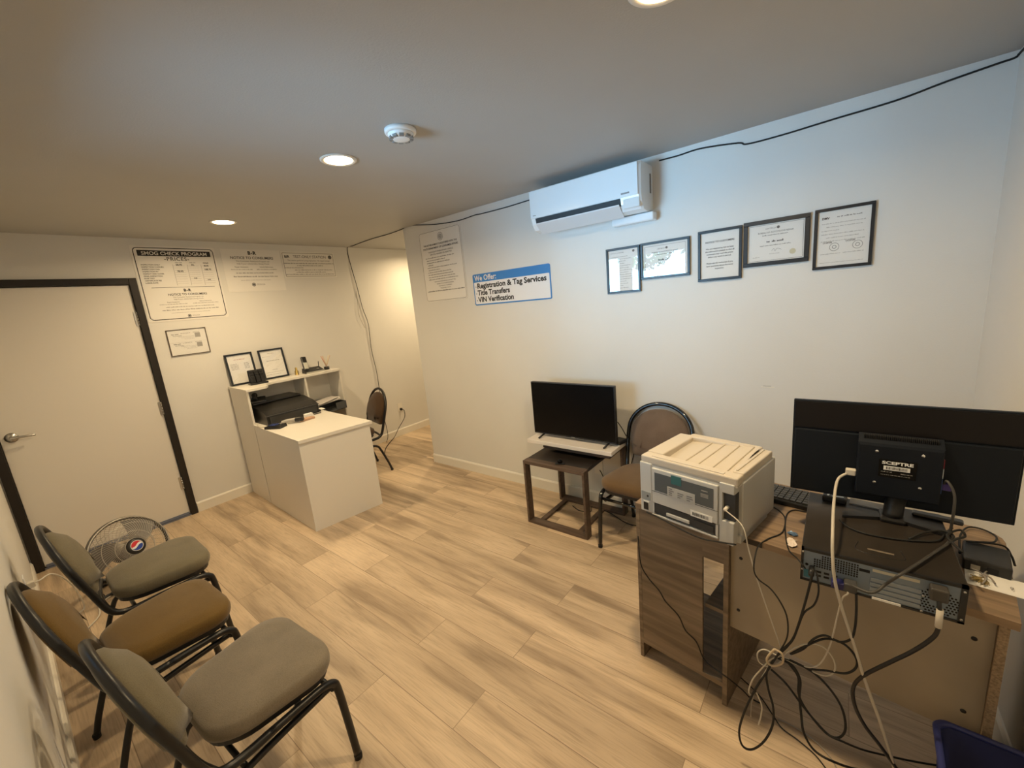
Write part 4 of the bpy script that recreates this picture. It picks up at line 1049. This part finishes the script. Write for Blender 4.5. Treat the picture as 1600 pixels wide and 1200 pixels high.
b.box((x0 + .09, yy, z0 + .02), (x0 + .115, yy + .001, z0 + .033), HOLE); b.cyl((x0 + .014, yy, z0 + .052), .004, .001, HOLE, axis='y', n=10)
b.cyl((x0 + .024, yy, z0 + .045), .003, .001, HOLE, axis='y', n=10)
b.box((x0 + .128, yy, z1 - .03), (x0 + .15, yy + .001, z1 - .022), HOLE)
b.build('port', pc, world=True)
b = MB(); b.box((x0 + .008, yy - .0004, z0 + .012), (x0 + .026, yy + .001, z0 + .036), mat('sticker_teal', (.03, .16, .22), .4)); b.box((x0 + .155, yy - .0004, z1 - .022), (x0 + .245, yy + .001, z1 - .014), mat('strip_cream', (.55, .52, .42), .5)); b.box((x0 + .158, y0 - .002, z0 - .004 + .006), (x0 + .215, y0, z0 + .008), PAPER)
b.build('sticker', pc, world=True)
b = MB()
for k in range(4): b.box((x0 + .152, y0 + .0005, z0 + .010 + k * .014), (x0 + .250, y0 + .003, z0 + .021 + k * .014), mat('slot_plate', (.27, .31, .36), .4, .2), bev=.001)
b.build('expansion_slot', pc, world=True)
for x, z in ((x0 + .004, z1 - .012), (x0 + .004, z0 + .035), (x1 - .006, z1 - .015), (x1 - .006, z0 + .012), (x1 - .075, z0 + .006), (x0 + .253, z0 + .05)): MB().cyl((x, y0 - .001, z), .0028, .002, STEEL, axis='y', n=10).build('screw', pc, world=True)
b = MB(); b.box((4.62, -1.335, z1), (4.675, -1.327, z1 + .0012), mat('case_emboss', (.16, .13, .10), .4), bev=.0003); b.tube([(4.60, -1.30, z1), (4.60, -1.35, z1), (4.69, -1.35, z1), (4.69, -1.30, z1)], .0012, BLACK, n=5); b.build('latch', pc, world=True)

mn = thing('computer_monitor', 'wide flat black monitor seen from behind, its stand on the flat computer', 'monitor', (4.68, -1.10, z1))
MBK = mat('monitor_back', (.006, .009, .014), .5, spec=.2); MBT = mat('monitor_back_gloss', (.006, .005, .006), .4, spec=.25)
mx0, mx1, mz0, mz1 = 4.421, 4.932, .899, 1.2185
b = MB(); b.box((mx0, -1.098, mz0), (mx1, -1.082, mz1), MBK, bev=.002); b.build('casing', mn, world=True)
MB().box((mx0 + .004, -1.102, mz1 - .092), (mx1 - .004, -1.097, mz1 - .004), MBT, bev=.0015).build('upper_back', mn, world=True)
MB().box((mx0 + .006, -1.107, mz0 + .004), (mx1 - .006, -1.097, mz1 - .097), MBK, bev=.004).build('lower_back', mn, world=True)
b = MB(); bx0, bx1, bz0, bz1 = 4.592, 4.778, .940, 1.128
b.loft([[(bx0, -1.105, bz0), (bx1, -1.105, bz0), (bx1, -1.105, bz1), (bx0, -1.105, bz1)], [(bx0, -1.138, bz0), (bx1, -1.138, bz0), (bx1, -1.138, bz1 - .02), (bx0, -1.138, bz1 - .02)], [(bx0 + .004, -1.142, bz0 + .004), (bx1 - .004, -1.142, bz0 + .004), (bx1 - .004, -1.142, bz1 - .028), (bx0 + .004, -1.142, bz1 - .028)]], mat('monitor_box', (.006, .009, .015), .5, spec=.2), smooth=False)
b.build('mount_box', mn, world=True)
b = MB()
for k in range(40): b.box((bx0 + .012 + k * .0041, -1.126, bz1 - .0115), (bx0 + .0138 + k * .0041, -1.108, bz1 - .0005), HOLE, M=None)
b.build('vent', mn, world=True)
for x, z in ((4.635, 1.085), (4.735, 1.085), (4.635, .985), (4.735, .985)): MB().cyl((x, -1.1435, z), .004, .002, CHROME, axis='y', n=12).build('screw', mn, world=True)
b = MB(); b.box((4.642, -1.1426, 1.006), (4.725, -1.142, 1.062), GLOSS); b.build('label', mn, world=True)
MB().text('SCEPTRE', .0130, T4((4.683, -1.1430, 1.0475)) @ R4(PI / 2, 'X'), WPL, bold=.0005, sx=1.35).build('logo', mn, world=True)
b = MB(); b.box((4.653, -1.1431, 1.029), (4.711, -1.1427, 1.042), WPL)
for k in range(17): b.box((4.659 + k * .0028, -1.1434, 1.0315), (4.659 + k * .0028 + random.uniform(.0006, .002), -1.1431, 1.0395), INK)
b.build('barcode', mn, world=True)
B = Board((4.642, -1.1427, 1.006), R_, N_, .083, .056); b = MB()
B.lines(b, .006, .03, .016, .003, INKL, .0005); B.lines(b, .05, .075, .014, .003, INKL, .0005); B.lines(b, .006, .07, .007, .002, INKL, .0005); b.build('print', mn, world=True)
b = MB(); b.box((bx1 - .002, -1.136, 1.052), (bx1 + .002, -1.112, 1.078), mat('port_red', (.25, .01, .03), .4)); b.box((bx1 - .002, -1.136, 1.022), (bx1 + .0022, -1.112, 1.050), mat('port_label', (.55, .6, .65), .5)); b.box((bx1 - .002, -1.136, .975), (bx1 + .002, -1.112, 1.02), mat('port_blue', (.02, .06, .20), .4)); b.build('port', mn, world=True)
b = MB(); b.tube([(4.70, -1.112, .96), (4.69, -1.108, .92), (4.685, -1.12, .868)], .024, BLACK, n=14, sub=4); b.build('neck', mn, world=True)
b = MB()
for sx in (-1, 1): b.loft([[(4.685 + sx * (.0), -1.115 + q, .860), (4.685 + sx * .12, -1.155 + q, .860)] + [(4.685 + sx * .12, -1.155 + q, .868), (4.685, -1.115 + q, .872)] for q in (-.015, .015)], BLACK, smooth=False)
b.box((4.655, -1.15, .860), (4.715, -1.08, .875), BLACK, bev=.005); b.build('base', mn, world=True)

t = thing('speaker_bar', 'long flat black bar lying on the flat computer below the right half of the monitor', 'speaker bar', (4.79, -1.06, z1), -.12)
MB().box((-.055, -.014, 0), (.055, .014, .012), mat('bar_black', (.03, .03, .03), .3), bev=.005).build('body', t)
t = thing('usb_hub', 'small black box with pale stripes on the flat computer, left below the monitor', 'hub', (4.545, -1.055, z1), -.12)
MB().box((-.032, -.02, 0), (.032, .02, .020), BLACK, bev=.004).build('body', t)
b = MB(); b.box((-.020, -.014, .0203), (-.014, .012, .0208), WPL); b.box((-.010, -.014, .0203), (.022, -.008, .0208), WPL, M=R4(.3, 'Z')); b.build('stripe', t)
t = thing('paper_stack', 'grey folded sheet lying on the flat computer behind the monitor stand', 'paper', (4.63, -1.045, z1), -.1)
MB().box((-.045, -.02, 0), (.045, .02, .004), mat('sheet_grey', (.32, .30, .27), .8)).build('sheet', t)
t = thing('power_adapter', 'chunky black power adapter on the desk right of the flat computer', 'power adapter', (4.893, -1.085, TOPZ), -.15)
MB().box((-.046, -.058, 0), (.046, .058, .036), mat('adapter_black', (.016, .016, .017), .5), bev=.005).build('body', t)
b = MB(); b.box((-.030, -.0592, .010), (-.012, -.0575, .022), mat('socket_pale', (.35, .33, .28), .5)); b.box((.0, -.0592, .008), (.022, -.0575, .024), HOLE); b.build('socket', t)
# paper, dried bit and wrappers
t = thing('note_paper', 'small white paper note marked 8 at the right front corner of the desk', 'paper', (4.895, -1.175, TOPZ), -.12)
b = MB(); b.grid(lambda u, v: Vector((-.055 + .11 * u, -.040 + .08 * v, .0012 + .004 * math.sin(u * 3) * v)), 6, 6, PAPER); b.grid(lambda u, v: Vector((-.053 + .11 * u, -.042 + .08 * v, .0008)), 2, 2, PAPER); b.build('sheet', t)
MB().text('8', .016, T4((.028, -.02, .0068)), INKG).build('lettering', t)
b = MB()
for k in range(26):
    a = random.uniform(0, 2 * PI); r = random.uniform(.0, .013); c = Vector((4.862 + r * math.cos(a), -1.19 + r * math.sin(a), TOPZ + .006))
    b.tube([c, c + Vector((random.uniform(-.007, .007), random.uniform(-.007, .007), random.uniform(.001, .008))), c + Vector((random.uniform(-.012, .012), random.uniform(-.012, .012), random.uniform(0, .006)))], .0014, mat('dried_olive', (.30, .22, .08), .7), n=5, sub=3)
tag(b.build('dried_flower', None, (4.862, -1.19, TOPZ), True), 'small olive dried flower lying on the white note at the desk corner', 'dried flower')
b = MB(); b.tube([at(1516, 888, 2, .768), at(1530, 893, 2, .772), at(1540, 904, 2, .772), at(1535, 912, 2, .768)], .002, CORDG, n=6); b.tube([at(1545, 890, 2, .768), at(1538, 897, 2, .772), at(1548, 903, 2, .772), at(1555, 912, 2, .768)], .002, CORDG, n=6)
tag(b.build('twist_tie', None, (4.9, -1.17, TOPZ), True), 'grey twisted wire tie on the white note', 'wire')
def crumple(name, c, s, m, label, cat):
    b = MB(); rnd = random.Random(int(c[0] * 1000)); hs = {(i, j): rnd.uniform(.001, .007) for i in range(6) for j in range(6)}
    b.grid(lambda u, v: Vector((c[0] + s[0] * (u - .5) + .004 * math.sin(v * 7), c[1] + s[1] * (v - .5) + .003 * math.sin(u * 8), TOPZ + hs[(round(u * 5), round(v * 5))])), 5, 5, m, smooth=False)
    tag(b.build(name, None, (c[0], c[1], TOPZ), True), label, cat)
crumple('candy_wrapper', (4.438, -1.163), (.026, .022), mat('wrapper_blue', (.13, .22, .36), .3, .3), 'crumpled blue and silver wrapper on the wood-grain desk', 'wrapper')
crumple('tissue_scrap', (4.440, -1.222), (.024, .05), mat('tissue', (.86, .76, .68), .8), 'crumpled scrap of white tissue on the wood-grain desk before the blue wrapper', 'tissue')

# ------------------------------------------------------------------ cables of the computer
def cable(name, label, pts, r, m, cat='cable', extra=None, sub=6):
    b = MB(); b.tube(pts, r, m, sub=sub)
    if extra: extra(b)
    return tag(b.build(name, None, tuple(pts[0]), True), label, cat)
YC = -1.43
def A(px, py, y=YC): return at(px, py, 1, y)
def conn(c0, c1, r, m):
    def f(b): b.tube([c0, c1], r, m, n=8)
    return f
cable('video_cable', 'thick white video cable from the left side of the monitor down past the computer', [Vector((4.585, -1.125, 1.0)), A(1318, 742, -1.135), A(1308, 752, -1.15), A(1303, 785, -1.25), A(1301, 830, -1.38), A(1301, 870, -1.42), A(1305, 910), A(1317, 955), A(1335, 1010), A(1352, 1065), A(1374, 1125), A(1392, 1180), A(1400, 1215)], .0040, CORDV, extra=lambda b: b.box((4.566, -1.134, .990), (4.592, -1.116, 1.010), CORDW, bev=.003))
cable('video_cable', 'dark video cable from the right side of the monitor to the computer rear panel', [Vector((4.782, -1.125, .995)), A(1480, 752, -1.14), A(1491, 772, -1.16), A(1490, 800, -1.17), A(1484, 835, -1.16), at(1482, 848, 2, .868), at(1462, 862, 2, .868), at(1432, 882, 2, .868), at(1405, 899, 2, .868), A(1385, 912, -1.415), A(1362, 926, -1.44), Vector((4.583, -1.425, .795))], .0036, mat('cable_dark_grey', (.045, .042, .038), .5), extra=lambda b: (b.box((4.78, -1.134, .985), (4.80, -1.116, 1.006), mat('plug_violet', (.05, .03, .16), .4), bev=.003), b.box((4.545, -1.425, .770), (4.578, -1.402, .790), mat('plug_blue', (.02, .02, .13), .4), bev=.003), b.box((4.572, -1.43, .772), (4.600, -1.402, .798), mat('plug_grey', (.06, .06, .06), .4), bev=.003)))
cable('power_cable', 'thick black power cable with a white sleeve hanging from the right of the rear panel', [Vector((4.752, -1.408, .835)), Vector((4.752, -1.43, .81)), A(1468, 958), A(1465, 985), A(1453, 1000), A(1425, 1018), A(1390, 1035), A(1352, 1054), A(1334, 1072), A(1335, 1100), A(1350, 1132), A(1375, 1165), A(1400, 1200), A(1425, 1240)], .0048, BLACK, extra=lambda b: (b.box((4.735, -1.43, .815), (4.768, -1.402, .848), mat('plug_brown', (.05, .045, .04), .5), bev=.004), b.tube([A(1469, 952), A(1466, 980)], .0068, CORDW)))
cable('audio_cable', 'black audio cable from the left end of the rear panel down to the knot', [Vector((4.500, -1.408, .803)), A(1270, 893), A(1265, 915), A(1257, 945), A(1248, 975), A(1238, 1000), A(1222, 1016), A(1213, 1026)], .0034, RUBBER, extra=lambda b: b.tube([Vector((4.500, -1.400, .803)), Vector((4.500, -1.43, .795))], .007, BLACK))
cable('usb_cable', 'thin black cable looping beside the black audio cable at the left of the rear panel', [Vector((4.508, -1.408, .799)), A(1277, 900), A(1279, 925), A(1272, 945), A(1256, 958), A(1245, 985), A(1232, 1008), A(1218, 1022)], .0024, RUBBER)
cable('mouse_cable', 'thin black cable crossing the desk from under the printer and dropping to the knot', [at(1205, 790, 2, .760), at(1220, 800, 2, .760), at(1227, 812, 2, .760), at(1222, 832, 2, .760), at(1200, 842, 2, .760), at(1186, 852, 2, .762), A(1180, 868, -1.40), A(1178, 890, -1.42), A(1185, 905, -1.42), A(1204, 920, -1.42), A(1220, 942), A(1230, 966), A(1230, 995), A(1218, 1018), A(1212, 1026)], .0022, RUBBER)
cable('keyboard_cable', 'thin black cable curling over the desk beside the wrappers to the computer', [at(1262, 800, 2, .762), at(1240, 797, 2, .760), at(1229, 805, 2, .760), at(1227, 830, 2, .760), at(1232, 858, 2, .760), at(1245, 872, 2, .762), A(1252, 880, -1.41), Vector((4.485, -1.412, .800))], .0022, RUBBER)
cable('network_cable', 'pale thin cable with several loops tied in the knot below the computer', [Vector((4.560, -1.408, .776)), A(1325, 926), A(1316, 935), A(1309, 960), A(1302, 990), A(1294, 1015), A(1280, 1038), A(1258, 1042), A(1225, 1027), A(1240, 1013), A(1262, 1006), A(1285, 1010), A(1302, 1030), A(1304, 1048), A(1290, 1056), A(1262, 1046), A(1232, 1030), A(1214, 1024), A(1195, 1015), A(1184, 1020), A(1186, 1034), A(1200, 1041), A(1217, 1036), A(1221, 1026), A(1205, 1030), A(1190, 1045), A(1176, 1062), A(1170, 1080), A(1176, 1085), A(1188, 1063), A(1200, 1042)], .0021, CORDV, extra=lambda b: (b.tube([A(1182, 1082), A(1190, 1102), A(1189, 1118), A(1185, 1133)], .0022, CORDW), b.tube([A(1178, 1085), A(1174, 1100), A(1173, 1120)], .0020, CORDG)))
cable('cable_tie', 'pale tie wound around the knot of cables below the computer', [A(1210, 1014, -1.445), A(1222, 1022, -1.445), A(1222, 1036, -1.445), A(1206, 1040, -1.445), A(1198, 1030, -1.445), A(1210, 1014, -1.445)], .0032, mat('tie_tan', (.50, .40, .28), .6), cat='tie')
cable('power_cable', 'black cord in a long narrow loop hanging lowest left of the cable knot', [A(1213, 1026), A(1200, 1046), A(1182, 1074), A(1164, 1110), A(1155, 1142), A(1160, 1165), A(1175, 1171), A(1194, 1158), A(1207, 1133), A(1208, 1105), A(1200, 1075), A(1198, 1050), A(1210, 1030)], .0034, RUBBER, cat='cord')
cable('power_cable', 'black cord from the knot sweeping right in a wide low curve along the floor', [A(1215, 1028), A(1238, 1040), A(1250, 1062), A(1249, 1088), A(1252, 1118), A(1256, 1145), A(1272, 1172), A(1302, 1190), at(1345, 1203, 2, .035), at(1400, 1204, 2, .022), at(1450, 1206, 2, .016), at(1500, 1212, 2, .014)], .0034, RUBBER, cat='cord')
cable('power_cable', 'black cord in a tilted oval loop below and right of the cable knot', [A(1205, 1046), A(1228, 1068), A(1252, 1100), A(1275, 1128), A(1296, 1149), A(1312, 1152), A(1321, 1138), A(1316, 1108), A(1298, 1078), A(1272, 1052), A(1240, 1034), A(1218, 1026)], .0032, RUBBER, cat='cord')
cable('power_cable', 'black cord crossing the oval loop and trailing to the blue basket', [A(1232, 1036), A(1247, 1058), A(1248, 1085), A(1262, 1112), A(1290, 1145), A(1315, 1158), at(1350, 1172, 2, .05), at(1400, 1184, 2, .03), at(1440, 1192, 2, .02), at(1490, 1200, 2, .015)], .0030, RUBBER, cat='cord')
cable('power_cable', 'black cord in a round loop right of the cable knot below the rear panel', [A(1338, 928), A(1338, 955), A(1336, 980), A(1330, 998), A(1312, 1003), A(1290, 993), A(1272, 998), A(1255, 1014), A(1235, 1022), A(1262, 1008), A(1290, 998), A(1318, 1006), A(1336, 1025), A(1338, 1042), A(1322, 1052), A(1292, 1048), A(1262, 1044), A(1230, 1030)], .0030, RUBBER, cat='cord')
cable('power_cable', 'thin black cord running down across the wooden cabinet back to the floor', [A(997, 838, -1.222), A(1001, 880, -1.225), A(1013, 903, -1.228), A(1030, 923, -1.23), A(1040, 940, -1.232), A(1060, 962, -1.235), A(1071, 985, -1.238), A(1088, 1003, -1.24), A(1100, 1030, -1.245), A(1118, 1046, -1.25), A(1138, 1060, -1.27), at(1160, 1078, 2, .06), at(1172, 1090, 2, .006), at(1190, 1100, 2, .005)], .0026, RUBBER, cat='cord')
cable('power_cable', 'thin black cord wandering over the floor in front of the cable loops', [at(1150, 1052, 2, .004), at(1185, 1085, 2, .004), at(1208, 1118, 2, .004), at(1222, 1138, 2, .004), at(1245, 1155, 2, .004), at(1272, 1178, 2, .004), at(1290, 1200, 2, .004), at(1310, 1225, 2, .004)], .0022, RUBBER, cat='cord')
cable('power_cable', 'tan thin cord lying on the floor left of the blue basket', [at(1215, 1123, 2, .004), at(1240, 1135, 2, .004), at(1270, 1155, 2, .004), at(1295, 1180, 2, .004), at(1310, 1205, 2, .004)], .0018, CORDG, cat='cord')
cable('adapter_cable', 'black cord arching from the adapter over the rounded desk corner', [Vector((4.84, -1.09, .78)), at(1500, 838, 2, .766), at(1512, 824, 2, .766), at(1535, 827, 2, .766), at(1556, 838, 2, .766), at(1553, 847, 2, .790), at(1535, 847, 2, .797), at(1510, 846, 2, .797), at(1565, 852, 2, .797), at(1580, 868, 2, .782), at(1586, 884, 2, .772)], .0026, RUBBER, cat='cord')
cable('monitor_cable', 'black cord lying in a shallow arc on the flat computer before the monitor stand', [at(1312, 812, 2, .864), at(1325, 823, 2, .864), at(1350, 833, 2, .864), at(1390, 841, 2, .864), at(1430, 845, 2, .864), at(1465, 845, 2, .864), at(1478, 832, 2, .864), at(1488, 825, 2, .864)], .0026, RUBBER, cat='cord')
cable('monitor_cable', 'bundled black cords heaped at the right end of the flat computer', [at(1420, 842, 2, .866), at(1445, 832, 2, .868), at(1475, 830, 2, .870), at(1490, 838, 2, .870), at(1480, 850, 2, .868), at(1495, 842, 2, .874), at(1508, 838, 2, .872), at(1500, 828, 2, .874), at(1480, 836, 2, .876), at(1490, 850, 2, .870), at(1504, 862, 2, .868)], .0030, RUBBER, cat='cord')

# ------------------------------------------------------------------ blue basket
t = thing('waste_basket', 'dark blue plastic waste basket on the floor in the lower right corner', 'waste basket', (4.893, -1.50, 0), -.04)
BB = mat('basket_blue', (.005, .010, .075), .5, spec=.3); BR = mat('basket_rim_blue', (.022, .030, .14), .45)
b = MB(); hw, hd, hh = .112, .135, .42
def rr(s, i, z): return [(x, y, z) for x, y in rrect((hw * 2) * s - 2 * i, (hd * 2) * s - 2 * i, .03, 5)]
b.loft([rr(.8, 0, 0), rr(1, 0, hh), rr(1, .005, hh), rr(.8, .005, .008)], BB)
b.build('bin', t)
b = MB(); b.loft([rr(1, -.007, hh - .012), rr(1, -.009, hh - .004), rr(1, -.006, hh + .003), rr(1, .004, hh + .003), rr(1, .006, hh - .004), rr(1, -.001, hh - .012)], BR, caps=False); b.build('rim', t)

# ------------------------------------------------------------------ garden outside the windows (seen only as reflections)
struct('ground', MB().box((-9, YL - 4.2, -2.3), (9, YL - 2.7, -2.2), mat('garden_soil', (.04, .04, .035), .9)).box((-9, YL - 2.7, -.12), (9, YL - .15, -.02), mat('ground_darkened', (.03, .03, .03), .9, var=.2)))  # unseen ground, cut short and darkened to shape daylight entering the windows
b = MB()
FN = wood('fence_wood', (.78, .77, .75), (.66, .65, .63), 2)
for k in range(48): b.box((-4.2 + k * .16, YL - 1.5, 0), (-4.2 + k * .16 + .045, YL - 1.47, 1.05), FN)
b.box((-4.2, YL - 1.47, .2), (3.5, YL - 1.43, .26), FN); b.box((-4.2, YL - 1.47, .95), (3.5, YL - 1.43, 1.01), FN)
tag(b.build('garden_fence', None, (2.5, YL - 1.5, 0), True), 'pale picket fence outside, seen reflected in the framed certificates', 'fence')
for k, (cx, cy, s) in enumerate(((-1.2, YL - 3.5, .75), (1.15, YL - 3.6, .62), (2.7, YL - 3.5, .75))):
    t = thing('garden_tree', ('leafy tree outside at left', 'leafy tree outside in the middle', 'leafy tree outside at right')[k] + ' behind the board fence, seen only in reflections', 'tree', (cx, cy, 0))
    b = MB(); b.tube([(0, 0, -2.2), (.05, 0, 1.0), (-.05, .05, 1.9), (.05, 0, 2.6)], lambda u: .07 - .045 * u, mat('bark', (.16, .12, .09), .9)); b.build('trunk', t)
    b = MB(); lm = mat('leaf_green', (.16, .30, .10), .5, var=.5, vscale=4); i = b.mi(lm)
    for q in range(900):
        a = random.uniform(0, 2 * PI); zz = random.uniform(-1, 1); rad = random.uniform(.5, 1) ** .5 * s
        c = Vector((rad * math.sqrt(1 - zz * zz) * math.cos(a) * 1.05, rad * math.sqrt(1 - zz * zz) * math.sin(a) * .7, 2.45 + zz * rad * .75))
        d = Vector((random.gauss(0, 1), random.gauss(0, 1), random.gauss(0, 1))).normalized() * random.uniform(.04, .075); e = d.orthogonal() * .5
        f = b.bm.faces.new([b.bm.verts.new(c + v) for v in (-d, e, d, -e)]); f.material_index = i
    b.build('foliage', t)
